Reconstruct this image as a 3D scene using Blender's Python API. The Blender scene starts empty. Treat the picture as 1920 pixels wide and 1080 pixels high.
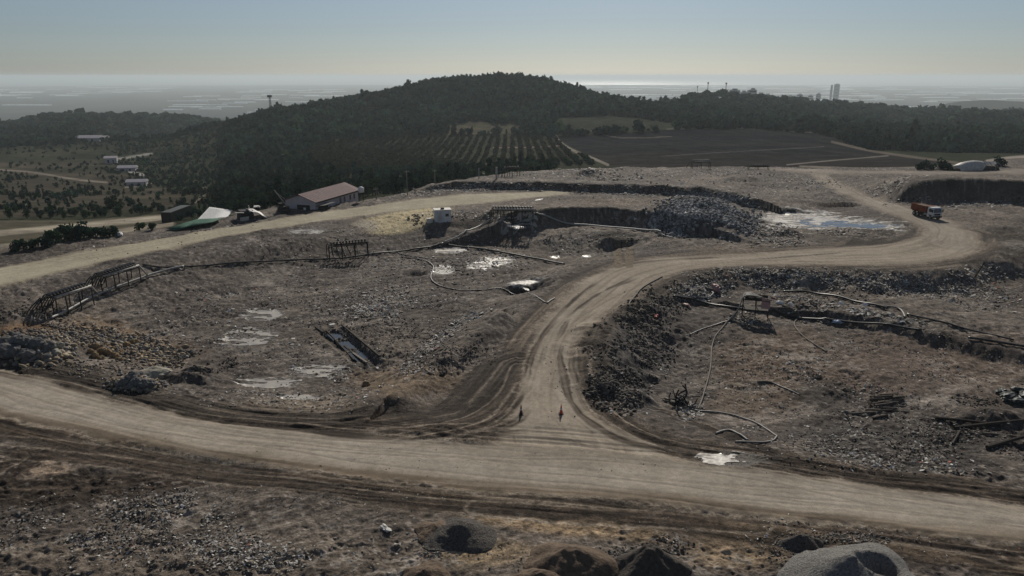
import bpy, bmesh, math, random
import numpy as np
from mathutils import Vector, Matrix
random.seed(7); RNG = np.random.default_rng(11)
SC = bpy.context.scene
COL = SC.collection
PI = math.pi
# ------------------------------------------------------------------ camera model (1920 x 1080 pixels of the photo)
F = 1371.0; CZ = 30.0
PIT = math.radians(16.19); CP, SP = math.cos(PIT), math.sin(PIT)
def ray(px, py):
    px = np.asarray(px, float); py = np.asarray(py, float)
    c = (540 - py) / F
    return np.stack([(px - 960) / F + 0 * c, CP + c * SP + 0 * px, -SP + c * CP + 0 * px], -1)
def U(px, py, z=0.0):                      # photo pixel -> point on the level z
    d = ray(px, py); t = (z - CZ) / d[..., 2]
    return np.stack([d[..., 0] * t, d[..., 1] * t], -1)
def project(X, Y, Z):
    dz = Z - CZ
    zc = Y * CP - dz * SP; yc = Y * SP + dz * CP
    zc = np.maximum(zc, 1e-3)
    return 960 + F * X / zc, 540 - F * yc / zc
# ------------------------------------------------------------------ noise
def _h(ix, iy, s):
    n = (ix.astype(np.int64) * 374761393 + iy.astype(np.int64) * 668265263 + s * 1442695041) & 0xFFFFFFFF
    n = ((n ^ (n >> 13)) * 1274126177) & 0xFFFFFFFF
    n = ((n ^ (n >> 16)) * 2246822519) & 0xFFFFFFFF
    return ((n ^ (n >> 15)) & 0xFFFFFF).astype(np.float32) / float(0xFFFFFF)
def vn(x, y, s=0):
    ix = np.floor(x); iy = np.floor(y); fx = (x - ix).astype(np.float32); fy = (y - iy).astype(np.float32)
    fx = fx * fx * (3 - 2 * fx); fy = fy * fy * (3 - 2 * fy)
    a = _h(ix, iy, s); b = _h(ix + 1, iy, s); c = _h(ix, iy + 1, s); d = _h(ix + 1, iy + 1, s)
    return (a + (b - a) * fx + (c - a) * fy + (a - b - c + d) * fx * fy) * 2 - 1
def fbm(x, y, o=4, s=0, g=.5):
    t = 0; a = 1; n = 0
    for k in range(o):
        t = t + a * vn(x * (2.03 ** k) + 17.3 * k, y * (2.03 ** k) - 9.1 * k, s + k * 7); n += a; a *= g
    return t / n
def sst(a, b, x):
    t = np.clip((x - a) / (b - a), 0, 1); return t * t * (3 - 2 * t)
def catmull(P, n=6):
    P = np.asarray(P, float)
    if len(P) < 3: return np.stack([np.linspace(P[0][k], P[-1][k], n + 1) for k in range(P.shape[1])], -1)
    Q = np.vstack([2 * P[0] - P[1], P, 2 * P[-1] - P[-2]]); out = []
    for i in range(1, len(Q) - 2):
        p0, p1, p2, p3 = Q[i - 1:i + 3]
        for k in range(n):
            t = k / n
            out.append(.5 * (2 * p1 + (p2 - p0) * t + (2 * p0 - 5 * p1 + 4 * p2 - p3) * t * t + (3 * p1 - p0 - 3 * p2 + p3) * t ** 3))
    out.append(P[-1]); return np.array(out)
def pline(X, Y, pts, reach, vals=None):
    """distance, signed side (+ = left of the direction), length along, interpolated vals; only where closer than reach"""
    pts = np.asarray(pts, float)
    D = np.full(X.shape, 1e9, np.float32); S = np.zeros(X.shape, np.float32); L = np.zeros(X.shape, np.float32)
    V = np.zeros(X.shape, np.float32)
    m = (X > pts[:, 0].min() - reach) & (X < pts[:, 0].max() + reach) & (Y > pts[:, 1].min() - reach) & (Y < pts[:, 1].max() + reach)
    idx = np.nonzero(m)[0]
    if not len(idx): return D, S, L, V
    x = X[idx]; y = Y[idx]
    d = np.full(x.shape, 1e9); s = np.zeros(x.shape); l = np.zeros(x.shape); v = np.zeros(x.shape)
    acc = 0.0
    for i in range(len(pts) - 1):
        a = pts[i]; b = pts[i + 1]; e = b - a; n = math.hypot(*e)
        if n < 1e-6: continue
        t = np.clip(((x - a[0]) * e[0] + (y - a[1]) * e[1]) / n ** 2, 0, 1)
        qx = x - a[0] - t * e[0]; qy = y - a[1] - t * e[1]; dd = np.hypot(qx, qy)
        k = dd < d
        d[k] = dd[k]; s[k] = np.sign(e[0] * qy - e[1] * qx)[k]; l[k] = (acc + t * n)[k]
        if vals is not None: v[k] = (vals[i] + (vals[i + 1] - vals[i]) * t)[k]
        acc += n
    D[idx] = d; S[idx] = s; L[idx] = l; V[idx] = v
    return D, S, L, V
def inpoly(px, py, poly):
    r = np.zeros(px.shape, bool); n = len(poly); j = n - 1
    for i in range(n):
        xi, yi = poly[i]; xj, yj = poly[j]
        if yi != yj:
            r ^= ((yi > py) != (yj > py)) & (px < (xj - xi) * (py - yi) / (yj - yi) + xi)
        j = i
    return r
# ------------------------------------------------------------------ polar ground grid: azimuth columns x distance rows
NA = 1340
AZ = np.radians(np.linspace(-47, 47, NA))
th = np.arange(math.atan(30 / 30.), math.atan(30 / 300.), -math.radians(.043))
R1 = 30 / np.tan(th)
R2 = np.geomspace(300, 3000, 340)[1:]
R3 = np.geomspace(3000, 70000, 130)[1:]
RR = np.concatenate([R1, R2, R3]); NR = len(RR)
# far terrain: for photo columns, (row, distance) pairs; ('z', r, z) gives a height directly
Z = 'z'
cols = {
 -350: [(440, 185), (400, 260), (320, 600), (290, 800), (240, 1500)],
 0: [(440, 185), (400, 260), (320, 600), (290, 800), (240, 1500)],
 150: [(437, 185), (400, 260), (330, 560), (284, 800), (216, 1550)],
 300: [(425, 182), (393, 260), (345, 480), (300, 720), (258, 860), (Z, 1100, -75), (217, 1600)],
 400: [(413, 188), (383, 270), (340, 450), (300, 620), (236, 920), (Z, 1200, -65), (226, 1650)],
 500: [(400, 180), (372, 290), (335, 430), (290, 580), (209, 950), (Z, 1300, -70)],
 600: [(385, 200), (357, 310), (322, 450), (270, 620), (189, 970)],
 700: [(367, 215), (347, 330), (320, 450), (280, 600), (230, 800), (175, 980)],
 830: [(347, 260), (328, 380), (302, 500), (262, 640), (235, 740), (147, 1000)],
 950: [(325, 300), (314, 440), (262, 640), (238, 730), (138, 1010)],
 1050: [(318, 330), (310, 420), (262, 620), (225, 730), (151, 980)],
 1150: [(316, 330), (308, 410), (260, 590), (220, 720), (181, 920)],
 1230: [(316, 330), (307, 415), (255, 600), (207, 820), (189, 950)],
 1300: [(315, 330), (306, 420), (250, 620), (200, 900), (180, 1300)],
 1400: [(315, 330), (304, 425), (247, 640), (206, 950), (187, 1350)],
 1500: [(315, 330), (303, 430), (247, 650), (210, 1050), (195, 1450)],
 1600: [(317, 330), (302, 430), (262, 620), (215, 1200), (201, 1600)],
 1700: [(318, 330), (302, 430), (270, 600), (225, 1200), (206, 1800)],
 1800: [(318, 330), (302, 430), (275, 600), (225, 1200), (209, 1900)],
 1920: [(314, 330), (298, 450), (275, 600), (225, 1300), (211, 2000)],
 2270: [(314, 330), (298, 450), (275, 600), (225, 1300), (213, 2000)],
}
cpx = sorted(cols)
caz = []; cz = []
for c in cpx:
    rs, zs = [100.], [0.]
    a0 = ray(c, 260); caz.append(math.atan2(a0[0], a0[1]))
    for e in cols[c]:
        if e[0] == Z: rs.append(e[1]); zs.append(e[2]); continue
        d = ray(c, e[0]); rs.append(e[1]); zs.append(CZ + e[1] * d[2] / math.hypot(d[0], d[1]) - (2.5 if e[1] > 500 else 0))
    zs[0] = zs[1] + 1.5
    rl, zl = rs[-1], zs[-1]
    rs += [rl + 450, max(4500, rl + 2200), 80000]; zs += [zl - 45, -200, -200]
    cz.append(np.interp(np.log(RR), np.log(rs), zs))
caz = np.array(caz); cz = np.array(cz)
ZF = np.empty((NR, NA))
for i in range(NR): ZF[i] = np.interp(AZ, caz, cz[:, i])
# soften along azimuth and distance
for _ in range(3):
    for k in (1, 3, 8):
        ZF[:, k:-k] = (ZF[:, :-2 * k] + 2 * ZF[:, k:-k] + ZF[:, 2 * k:]) / 4
    j = slice(2, -2); ZF[j] = (ZF[:-4] + 2 * ZF[j] + ZF[4:]) / 4
GX = RR[:, None] * np.sin(AZ)[None]; GY = RR[:, None] * np.cos(AZ)[None]
# natural relief of the far land
farw = sst(450, 800, RR)[:, None] * (1 - sst(2600, 4500, RR))[:, None]
ZF += farw * (fbm(GX / 160, GY / 160, 4, 3) * 7 + fbm(GX / 35, GY / 35, 3, 5) * 1.5)
# hazy ridge far right, low rise far left
azg = np.degrees(AZ)[None]
ridge = sst(24, 33, azg) * np.exp(-((RR[:, None] - 4300) / 700) ** 2) * (1 + .25 * fbm(GX / 500, GY / 500, 3, 8))
ZF += ridge * 112
ZF += np.exp(-((RR[:, None] - 3600) / 500) ** 2) * np.exp(-((azg + 25) / 9) ** 2) * 22
ZF = np.where(RR[:, None] > 6500, -200, ZF)
# plateau rim
edge = [(-350, 545), (0, 478), (100, 462), (200, 448), (300, 436), (400, 418), (520, 399), (640, 388), (760, 366), (840, 346), (900, 331), (960, 322), (1100, 317), (1300, 313), (1500, 315), (1750, 316), (1850, 306), (1920, 300), (2270, 292)]
eaz = []; er = []
for a, b in edge:
    p = U(a, b); eaz.append(math.atan2(p[0], p[1])); er.append(math.hypot(*p))
RE = np.interp(AZ, eaz, er)
RE = RE + 2.5 * fbm(AZ * 60, AZ * 0, 3, 21)
w = sst(0, 1, (RR[:, None] - RE[None]) / 26.0)
PLAT = 1 - w                                  # 1 on the landfill plateau
# ------------------------------------------------------------------ the plateau's own relief
near = RR < 345
n_near = int(near.sum())
X = GX[:n_near].ravel(); Y = GY[:n_near].ravel()
PX0, PY0 = project(X, Y, 0 * X)
H = np.zeros(X.shape)
# roads as strips: (left edge px, right edge px) pairs on level ground
def strip(pairs, n=6):
    a = np.array([U(*p[0]) for p in pairs]); b = np.array([U(*p[1]) for p in pairs])
    m_ = (a + b) / 2; t_ = np.gradient(m_, axis=0); t_ /= np.linalg.norm(t_, axis=1)[:, None] + 1e-9; d_ = b - a
    c = catmull(m_, n); hw = catmull(np.stack([np.maximum(np.abs(d_[:, 0] * t_[:, 1] - d_[:, 1] * t_[:, 0]) / 2, .4), 0 * a[:, 0]], -1), n)[:, 0]
    return c, hw
RA = strip([((-400, 630), (-400, 700)), ((-150, 664), (-150, 748)), ((0, 697), (0, 787)), ((200, 750), (200, 824)), ((400, 787), (400, 860)), ((640, 814), (640, 892)), ((800, 826), (800, 912)),
            ((960, 838), (960, 925)), ((1100, 848), (1100, 934)), ((1280, 866), (1280, 948)), ((1500, 893), (1500, 975)), ((1700, 922), (1700, 995)), ((1920, 952), (1920, 1016)), ((2200, 990), (2200, 1048)), ((2500, 1030), (2500, 1085))])
RB = strip([((850, 885), (1310, 885)), ((905, 840), (1225, 845)), ((950, 788), (1130, 795)), ((974, 730), (1088, 735)), ((984, 690), (1080, 690)), ((998, 645), (1082, 650)), ((1022, 600), (1110, 612)), ((1055, 562), (1160, 572)),
            ((1090, 530), (1205, 545)), ((1140, 504), (1262, 516)), ((1220, 487), (1340, 503)), ((1330, 479), (1420, 499)), ((1450, 473), (1500, 499)), ((1560, 466), (1600, 499)), ((1660, 456), (1720, 497)), ((1735, 440), (1812, 478)), ((1748, 424), (1830, 446))])
RBB = strip([((1735, 450), (1822, 470)), ((1740, 430), (1815, 440)), ((1700, 413), (1790, 415)), ((1650, 396), (1730, 398)), ((1595, 372), (1650, 374)), ((1550, 350), (1592, 350)), ((1525, 332), (1560, 332)), ((1515, 320), (1568, 322))])
RFAR = strip([((1420, 316), (1420, 319)), ((1520, 317), (1520, 324)), ((1620, 320), (1620, 326)), ((1740, 321), (1740, 327)), ((1850, 319), (1850, 326)), ((1960, 316), (1960, 323)), ((2200, 310), (2200, 317))])
RC = strip([((-250, 560), (-250, 600)), ((-120, 528), (-120, 568)), ((0, 500), (0, 538)), ((100, 483), (100, 513)), ((200, 464), (200, 490)), ((300, 448), (300, 470)), ((400, 431), (400, 449)), ((500, 414), (500, 432)), ((600, 399), (600, 416)), ((700, 385), (700, 402)), ((800, 372), (800, 391)), ((880, 364), (880, 384)), ((960, 361), (960, 374)), ((1040, 358), (1040, 367))])
roadA = pline(X, Y, RA[0], 30, RA[1]); roadB = pline(X, Y, RB[0], 25, RB[1]); roadBB = pline(X, Y, RBB[0], 20, RBB[1]); roadC = pline(X, Y, RC[0], 20, RC[1]); roadF = pline(X, Y, RFAR[0], 25, RFAR[1])
WRP = fbm(X / 3.5, Y / 3.5, 4, 31)
def rmask(r, soft, warp=.8):
    D, S, L, V = r
    return 1 - sst(-soft, soft, D - V + warp * WRP)
mA = rmask(roadA, .7); upA = sst(-1., 1., roadA[0] * roadA[1]); mB = rmask(roadB, 1.0) * np.where(roadA[0] < 1e8, upA, 1); mBB = rmask(roadBB, 1.6, 2); mC = rmask(roadC, 1.0); mF = rmask(roadF, 3, 2)
ROADM = np.maximum.reduce([mA, mB, mBB, mC, mF])
# right-hand basin below the junction road
fe = catmull([U(*p) for p in [(1060, 800), (1085, 745), (1092, 700), (1112, 640), (1150, 592), (1200, 552), (1262, 521), (1350, 504), (1450, 503), (1600, 506), (1760, 503), (1800, 490), (1850, 482), (1960, 480), (2400, 470)]], 4)
ne = catmull([U(*p) for p in [(1010, 810), (1130, 800), (1250, 842), (1400, 868), (1560, 893), (1750, 922), (1960, 952), (2500, 1022)]], 4)
D1, S1, _, _ = pline(X, Y, fe, 80); D2, S2, _, _ = pline(X, Y, ne, 80)
inb = (S1 < 0) & (S2 > 0)
BASR = np.where(inb, np.minimum(sst(0, 1, (D1 + .8 * WRP) / 7.0), sst(0, 1, D2 / 16)), 0)
BASR = np.where((D1 > 1e8) & (D2 > 1e8), 0, BASR)
H -= 2.5 * BASR
# left-hand basin, falling gently from the haul road to the main pipe
fl = catmull([U(*p) for p in [(-200, 640), (0, 560), (120, 520), (250, 488), (380, 466), (520, 448), (660, 432), (790, 416), (880, 402), (930, 402), (985, 424), (1060, 430), (1150, 434), (1215, 438), (1240, 443)]], 4)
nl = catmull([U(*p) for p in [(-200, 655), (60, 700), (220, 742), (420, 780), (640, 806), (800, 812), (930, 790), (975, 700), (1010, 610), (1060, 545), (1130, 500), (1240, 470), (1260, 440)]], 4)
D3, S3, _, _ = pline(X, Y, fl, 80); D4, S4, _, _ = pline(X, Y, nl, 80)
inl = (S3 < 0) & (S4 > 0)
BASL = np.where(inl, np.minimum(sst(0, 1, D3 / 13), sst(0, 1, D4 / 14)), 0)
H -= 2.2 * BASL
def berm(px, h, wf, wb, rag=.5, seed=1, mask=1.):
    """a bank with its crest through the photo points; steep towards the viewer (wf), gentle behind (wb)"""
    global H
    P = catmull([U(a, b, h) for a, b in px], 5)
    D, S, L, _ = pline(X, Y, P, max(wf, wb) + 3)
    d = np.where(S < 0, D / wf, D / wb) + rag * .25 * WRP
    prof = 1 - sst(.05, 1, d)
    g = h * prof * (1 + rag * .25 * fbm(X / 5, Y / 5, 3, seed)) * mask
    H = np.where(g > 0.001, H + g, H)
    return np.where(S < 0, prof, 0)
def bump(px, py, rx, ry, h, rag=.4, seed=2):
    global H
    c = U(px, py)
    d = np.hypot((X - c[0]) / rx, (Y - c[1]) / ry) + rag * .35 * fbm(X / (rx * .5), Y / (ry * .5), 3, seed)
    m = 1 - sst(.1, 1, d)
    H = H + h * m
    return m
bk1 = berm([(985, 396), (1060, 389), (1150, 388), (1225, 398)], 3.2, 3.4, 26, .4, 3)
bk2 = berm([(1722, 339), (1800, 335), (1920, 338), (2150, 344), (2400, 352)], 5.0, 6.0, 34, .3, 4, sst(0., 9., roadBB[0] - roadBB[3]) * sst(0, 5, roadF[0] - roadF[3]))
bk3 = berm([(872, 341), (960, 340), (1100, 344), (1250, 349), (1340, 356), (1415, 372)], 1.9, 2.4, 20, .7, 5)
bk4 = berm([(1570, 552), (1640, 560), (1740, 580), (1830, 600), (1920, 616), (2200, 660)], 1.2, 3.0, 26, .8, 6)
bk5 = berm([(742, 712), (800, 662), (870, 612), (932, 577)], 1.7, 3.6, 7, .3, 7)
heap = bump(1318, 412, 16, 21, 3.2, .15, 9)
bump(1104, 326, 6, 6, 1.6); bump(1392, 336, 8, 7, 1.2)
pit = bump(985, 524, 5.5, 4.5, -2.0, .3, 10); bump(775, 490, 3, 2.5, -.9); bump(1475, 438, 5, 4, .9, .3, 12)
bump(1152, 447, 6.5, 2.2, 1.0, .3, 24)
pitb = bump(905, 423, 9, 6, -1.3, .3, 13)
bump(55, 658, 6.5, 5, 1.7, .5, 14); bump(262, 716, 4, 3, 1.0, .5, 15); bump(365, 682, 5, 3.2, 1.2, .7, 16); bump(140, 634, 7, 5, 1.2, .6, 17)
bump(35, 610, 5, 5, 1.3, .6, 22); bump(1885, 742, 5, 2.6, .9, .8, 18); bump(30, 575, 5, 6, 1.0, .6, 23)
# clod mounds beside the junction road
cl = catmull([U(*p, -1.2) for p in [(1160, 735), (1150, 690), (1185, 640), (1225, 600)]], 5)
Dc, Sc, _, _ = pline(X, Y, cl, 12)
CLOD = 1 - sst(.2, 1, Dc / 6.5 + .45 * fbm(X / 4, Y / 4, 3, 41))
H += CLOD * (.95 + .55 * fbm(X / 2.2, Y / 2.2, 3, 42))
# shallow trench with standing water, and puddle hollows
trc = catmull([U(*p, -2) for p in [(622, 622), (650, 645), (680, 668), (702, 684)]], 5)
Dt, St, Lt, _ = pline(X, Y, trc, 8)
TR = 1 - sst(.6, 1.25, Dt / 1.5)
H -= .5 * TR
PUD = [  # centre px, half-size metres, water level
 (1500, 410, 8.5, 8), (1545, 417, 5.5, 5.5), (1610, 418, 7, 4.5), (1640, 424, 4, 2.5), (493, 588, 2.6, 2.4), (466, 630, 2.9, 3.4), (832, 505, 1.9, 3.2), (930, 488, 3.2, 3.5), (985, 533, 2.6, 1.6),
 (970, 428, 3.2, 3), (900, 497, 2.3, 2.4), (500, 715, 3.2, 1.6), (845, 467, 3, 2.6), (600, 690, 2.6, 2.0), (1375, 868, 2.6, 1.1), (575, 452, 3.2, 2.5), (1104, 460, .9, 1.2), (1040, 461, .8, 1.0), (560, 757, 2.2, .9)]
PUDZ = []
for (a, b, rx, ry) in PUD:
    zg = -2.0 * (1 if (a < 1000 and 440 < b < 780) else 0)
    if (a, b) == (1375, 868): zg = -.3
    c = U(a, b, zg)
    PUDZ.append((c, rx, ry))
# muddy shoulders beside the main road and the junction: deep wheel ruts
latA = roadA[0] * roadA[1]; latB = roadB[0] * roadB[1]
wobA = 1.3 * fbm(roadA[2] / 22, 0 * X + 3.3, 3, 71)
rutA = fbm((latA + wobA) * 1.25, roadA[2] / 30, 3, 72, .6)
shl = sst(.0, .8, roadA[0] - roadA[3] + .6 * WRP) * (1 - sst(2.5, 4.4, roadA[0] - roadA[3] + 1.2 * WRP))
shB = sst(-.2, .8, roadB[0] - roadB[3] + .7 * WRP) * (1 - sst(2.2, 4.2, roadB[0] - roadB[3] + 1.2 * WRP)) * (1 - mA) * np.where(roadA[0] < 1e8, upA, 1)
wobB = 1.1 * fbm(roadB[2] / 18, 0 * X + 7.3, 3, 73)
rutB = fbm((latB + wobB) * 1.4, roadB[2] / 26, 3, 74, .6)
# the fan of tracks curling from the main road into the junction (left side)
fan = catmull([U(*p) for p in [(60, 703), (230, 760), (430, 796), (620, 812), (760, 805), (870, 775), (940, 730), (975, 685)]], 6)
Df, Sf, Lf, _ = pline(X, Y, fan, 9)
fanm = (1 - sst(3.4, 6.2, Df + 1.2 * WRP)) * (1 - .85 * mA) * (1 - .6 * mB)
rutF = fbm((Df * Sf + 1.0 * fbm(Lf / 15, 0 * X, 2, 75)) * 1.5, Lf / 30, 3, 76, .6)
fan2 = catmull([U(*p) for p in [(1090, 660), (1100, 720), (1135, 780), (1200, 822), (1320, 853), (1480, 880), (1660, 906), (1920, 944), (2150, 975)]], 6)
Dg, Sg, Lg, _ = pline(X, Y, fan2, 8)
fanr = (1 - sst(1.6, 3.6, Dg + .9 * WRP)) * (1 - .7 * mA) * (1 - .7 * mB)
rutG = fbm((Dg * Sg + 1.0 * fbm(Lg / 14, 0 * X + 5, 2, 77)) * 1.5, Lg / 28, 3, 78, .6)
def tyre_lines(r, n, seed, w=.16):
    lat = r[0] * r[1]; t = np.zeros(X.shape); rg = np.random.default_rng(seed)
    for i in range(n):
        o = rg.uniform(-1, .9) * r[3]; wob = 1.6 * vn(r[2] / 30 + i * 7.7, 0 * X + i, seed) + .5 * vn(r[2] / 9 + i * 3.1, 0 * X + i, seed + 1)
        on = sst(-.25, .35, vn(r[2] / 24 + i * 5.3, 0 * X + i * 2.2, seed + 2))
        for g in (-1.0, 1.0): t = np.maximum(t, on * np.exp(-((lat - o - wob - g) / w) ** 2))
    return t * (r[0] < 1e8)
TLA = tyre_lines(roadA, 9, 91); TLB = tyre_lines(roadB, 8, 92); TLC = tyre_lines(roadC, 4, 93); TLD = tyre_lines(roadBB, 5, 94)
# generic roughness
QQ = 1 - .85 * np.clip(np.maximum.reduce([shl, shB, fanm, fanr]), 0, 1)
off = 1 - np.clip(ROADM, 0, 1)
nearw = PLAT[:n_near].ravel()
h1 = fbm(X / 14, Y / 14, 3, 51); h2 = fbm(X / 2.6, Y / 2.6, 4, 52); h3 = fbm(X / .75, Y / .75, 3, 53)
strk = fbm((X * .9 + Y * .45) / 7, (Y * .9 - X * .45) / 1.1, 4, 54)
lump = np.clip(fbm(X / 9, Y / 9, 3, 55) * 1.6 + .35, 0, 1)
rdg = 1 - 2 * np.abs(fbm(X / 1.1, Y / .9, 3, 56)); rdg2 = 1 - 2 * np.abs(fbm(X / .42, Y / .38, 2, 57))
H += off * (.40 * h1 + QQ * (.10 + .28 * lump) * h2 + QQ * (.06 + .12 * lump) * h3 + QQ * .18 * strk * (1 - .6 * lump) + QQ * ((.05 + .10 * lump) * (rdg - .4) + (.02 + .035 * lump) * (rdg2 - .4)))
# roads: flatter, with ruts along their length
RUT = np.zeros(X.shape)
for r, m, sd in ((roadBB, mBB, 63), (roadB, mB, 62), (roadC, mC, 64), (roadA, mA, 61)):
    D, S, L, V = r
    lat = D * S
    wob = .9 * fbm(L / 16, 0 * L + sd, 2, sd + 3)
    st = fbm((lat + wob) * 1.5, L / 26, 4, sd, .62)
    RUT = np.where(m > .02, RUT * (1 - m) + st * m, RUT)
H += np.clip(ROADM, 0, 1) * (.10 * h1 + .05 * h2 + (.026 - .021 * mA) * RUT + .10)
H += .22 * shl * rutA + .14 * shB * rutB * (1 - shl)
H += .22 * fanm * rutF + .2 * fanr * rutG * (1 - fanm)
H -= .05 * np.maximum.reduce([.5 * TLA * mA, TLB * mB, TLC * mC, TLD * mBB])
# puddles: flatten into shallow hollows
WET = np.zeros(X.shape)
PUDL = []
for (c, rx, ry) in PUDZ:
    m = (abs(X - c[0]) < rx * 2.2) & (abs(Y - c[1]) < ry * 2.2)
    i = np.nonzero(m)[0]
    x = X[i] - c[0]; y = Y[i] - c[1]
    d = np.hypot(x / rx, y / ry) + .42 * fbm(X[i] / (.7 * min(rx, ry)), Y[i] / (.45 * min(rx, ry)), 4, 81, .65)
    k = 1 - sst(.7, 1.25, d)
    core = i[d < .7]
    z0 = float(np.median(H[core])) if len(core) else float(np.median(H[i])) if len(i) else 0
    H[i] = H[i] * (1 - .82 * k) + (z0 - .11) * .82 * k
    WET[i] = np.maximum(WET[i], 1 - sst(.8, 1.5, d))
    PUDL.append(z0 - .06)
H *= np.clip(nearw * 1.15, 0, 1)
ZF[:n_near] = ZF[:n_near] * w[:n_near] + (H.reshape(n_near, NA)) + 0
ZF[n_near:] = ZF[n_near:] * w[n_near:]
ZG = ZF
# ------------------------------------------------------------------ lookups
LR = np.log(RR)
def gz(x, y):
    x = np.asarray(x, float); y = np.asarray(y, float)
    r = np.hypot(x, y); a = np.arctan2(x, y)
    fi = np.interp(r, RR, np.arange(NR)); fj = np.clip((a - AZ[0]) / (AZ[1] - AZ[0]), 0, NA - 1.001)
    i = np.clip(fi.astype(int), 0, NR - 2); j = fj.astype(int); u = fi - i; v = fj - j
    return (ZG[i, j] * (1 - u) * (1 - v) + ZG[i + 1, j] * u * (1 - v) + ZG[i, j + 1] * (1 - u) * v + ZG[i + 1, j + 1] * u * v)
def hit(px, py):
    """photo pixels -> points on the ground (first surface met)"""
    px = np.atleast_1d(np.asarray(px, float)); py = np.atleast_1d(np.asarray(py, float))
    out = np.zeros((len(px), 3)); rs = np.concatenate([RR[:-1] + k * np.diff(RR) / 2 for k in (0, 1)]); rs.sort(); rs = rs[rs < 6000]
    for s in range(0, len(px), 400):
        d = ray(px[s:s + 400], py[s:s + 400]); hd = np.hypot(d[:, 0], d[:, 1]); d = d / hd[:, None]
        xs = d[:, 0:1] * rs; ys = d[:, 1:2] * rs; zr = CZ + d[:, 2:3] * rs
        b = zr <= gz(xs, ys)
        k = np.where(b.any(1), b.argmax(1), len(rs) - 1); n = np.arange(len(k)); k0 = np.maximum(k - 1, 0)
        g1 = zr[n, k] - gz(xs[n, k], ys[n, k]); g0 = zr[n, k0] - gz(xs[n, k0], ys[n, k0])
        t = np.where(abs(g0 - g1) > 1e-9, g0 / (g0 - g1 + 1e-12), 1); t = np.clip(t, 0, 1)
        r = rs[k0] + (rs[k] - rs[k0]) * t
        x = d[:, 0] * r; y = d[:, 1] * r
        out[s:s + 400] = np.stack([x, y, gz(x, y)], -1)
    return out
def hit1(px, py): return Vector(hit([px], [py])[0])
# ------------------------------------------------------------------ colours of the ground (albedo), one value per grid point
PX, PY = project(GX, GY, ZG)
C = np.zeros((NR, NA, 3), np.float32); RGH = np.full((NR, NA), .92, np.float32)
C[:] = (.036, .04, .028)
def lay(A, m, col):
    m = np.clip(m, 0, 1)[..., None]
    A *= (1 - m); A += m * np.asarray(col, np.float32)
def ell(px, py, cx, cy, rx, ry, soft=.5, wv=0, rot=0):
    dx, dy = px - cx, py - cy
    if rot:
        c_, s_ = math.cos(math.radians(rot)), math.sin(math.radians(rot)); dx, dy = dx * c_ + dy * s_, dy * c_ - dx * s_
    return 1 - sst(1 - soft, 1, np.hypot(dx / rx, dy / ry) + wv)
# ---- near
pn = PX[:n_near].ravel(); qn = PY[:n_near].ravel(); rn = np.hypot(X, Y)
N1 = fbm(X / 11, Y / 11, 4, 101); N2 = fbm(X / 3, Y / 3, 4, 102); N3 = fbm(X / .8, Y / .8, 3, 103); N4 = fbm(X / 28, Y / 28, 3, 104)
SK = fbm((X * .9 + Y * .45) / 9, (Y * .9 - X * .45) / .9, 4, 105)
A = np.zeros((len(X), 3), np.float32); A[:] = (.086, .074, .066)
lay(A, sst(-.3, .5, N4 + .3 * N2), (.125, .106, .090))
lay(A, .7 * sst(.1, .55, N1 * .6 + SK * .7), (.165, .145, .125))
lay(A, .75 * sst(.05, .5, -N1 * .5 - SK * .5 + .25 * N2), (.048, .043, .041))
wv = .35 * N1 + .25 * N2
G = np.zeros(len(X))
# regions with their own soil
lay(A, .75 * ell(pn, qn, 1460, 700, 150, 110, .6, wv), (.135, .098, .070))          # brown slope under the right rack
lay(A, .7 * ell(pn, qn, 1680, 690, 190, 75, .6, wv), (.125, .094, .076))
lay(A, .6 * ell(pn, qn, 1850, 690, 120, 80, .6, wv), (.12, .09, .07))
lay(A, .85 * ell(pn, qn, 1690, 835, 250, 62, .5, wv, 6), (.048, .045, .043))         # dark torn fill
lay(A, .8 * ell(pn, qn, 1540, 745, 90, 45, .6, wv, 15), (.055, .05, .047))
lay(A, .7 * ell(pn, qn, 1380, 750, 80, 50, .6, wv), (.16, .128, .098))
lay(A, .85 * ell(pn, qn, 1190, 660, 90, 110, .5, wv), (.058, .055, .055))            # clods
lay(A, .7 * ell(pn, qn, 240, 640, 190, 40, .6, wv, 12), (.22, .15, .085))            # ochre stony soil
lay(A, .7 * ell(pn, qn, 60, 625, 110, 30, .6, wv), (.20, .12, .06))
lay(A, .7 * ell(pn, qn, 60, 655, 110, 42, .5, wv), (.10, .095, .09))
lay(A, .8 * ell(pn, qn, 760, 715, 140, 42, .6, wv), (.17, .128, .088))               # tan ramp at the foot of the trench
lay(A, .55 * ell(pn, qn, 560, 760, 190, 24, .7, wv), (.20, .165, .125))
lay(A, .55 * ell(pn, qn, 1130, 462, 130, 26, .6, wv), (.105, .095, .082))
lay(A, .6 * ell(pn, qn, 1420, 470, 160, 18, .6, wv), (.15, .12, .09))
lay(A, .8 * ell(pn, qn, 1620, 445, 190, 22, .5, wv), (.075, .063, .052))
lay(A, .95 * ell(pn, qn, 1875, 455, 130, 34, .4, wv, 10), (.042, .036, .030))
lay(A, .6 * ell(pn, qn, 1800, 410, 120, 22, .5, wv), (.19, .16, .135))
lay(A, 1. * ell(pn, qn, 745, 417, 88, 25, .35, .5 * wv, -8), (.40, .345, .215))         # yellow spoil beside the haul road
lay(A, 1. * ell(pn, qn, 790, 397, 62, 19, .35, .5 * wv, -8), (.40, .345, .215))
lay(A, .6 * ell(pn, qn, 690, 425, 30, 14, .5, wv), (.20, .19, .185))
lay(A, .55 * ell(pn, qn, 1150, 378, 120, 12, .6, wv), (.15, .12, .09))
lay(A, .8 * ell(pn, qn, 1330, 400, 110, 45, .5, wv), (.09, .09, .092))
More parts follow.
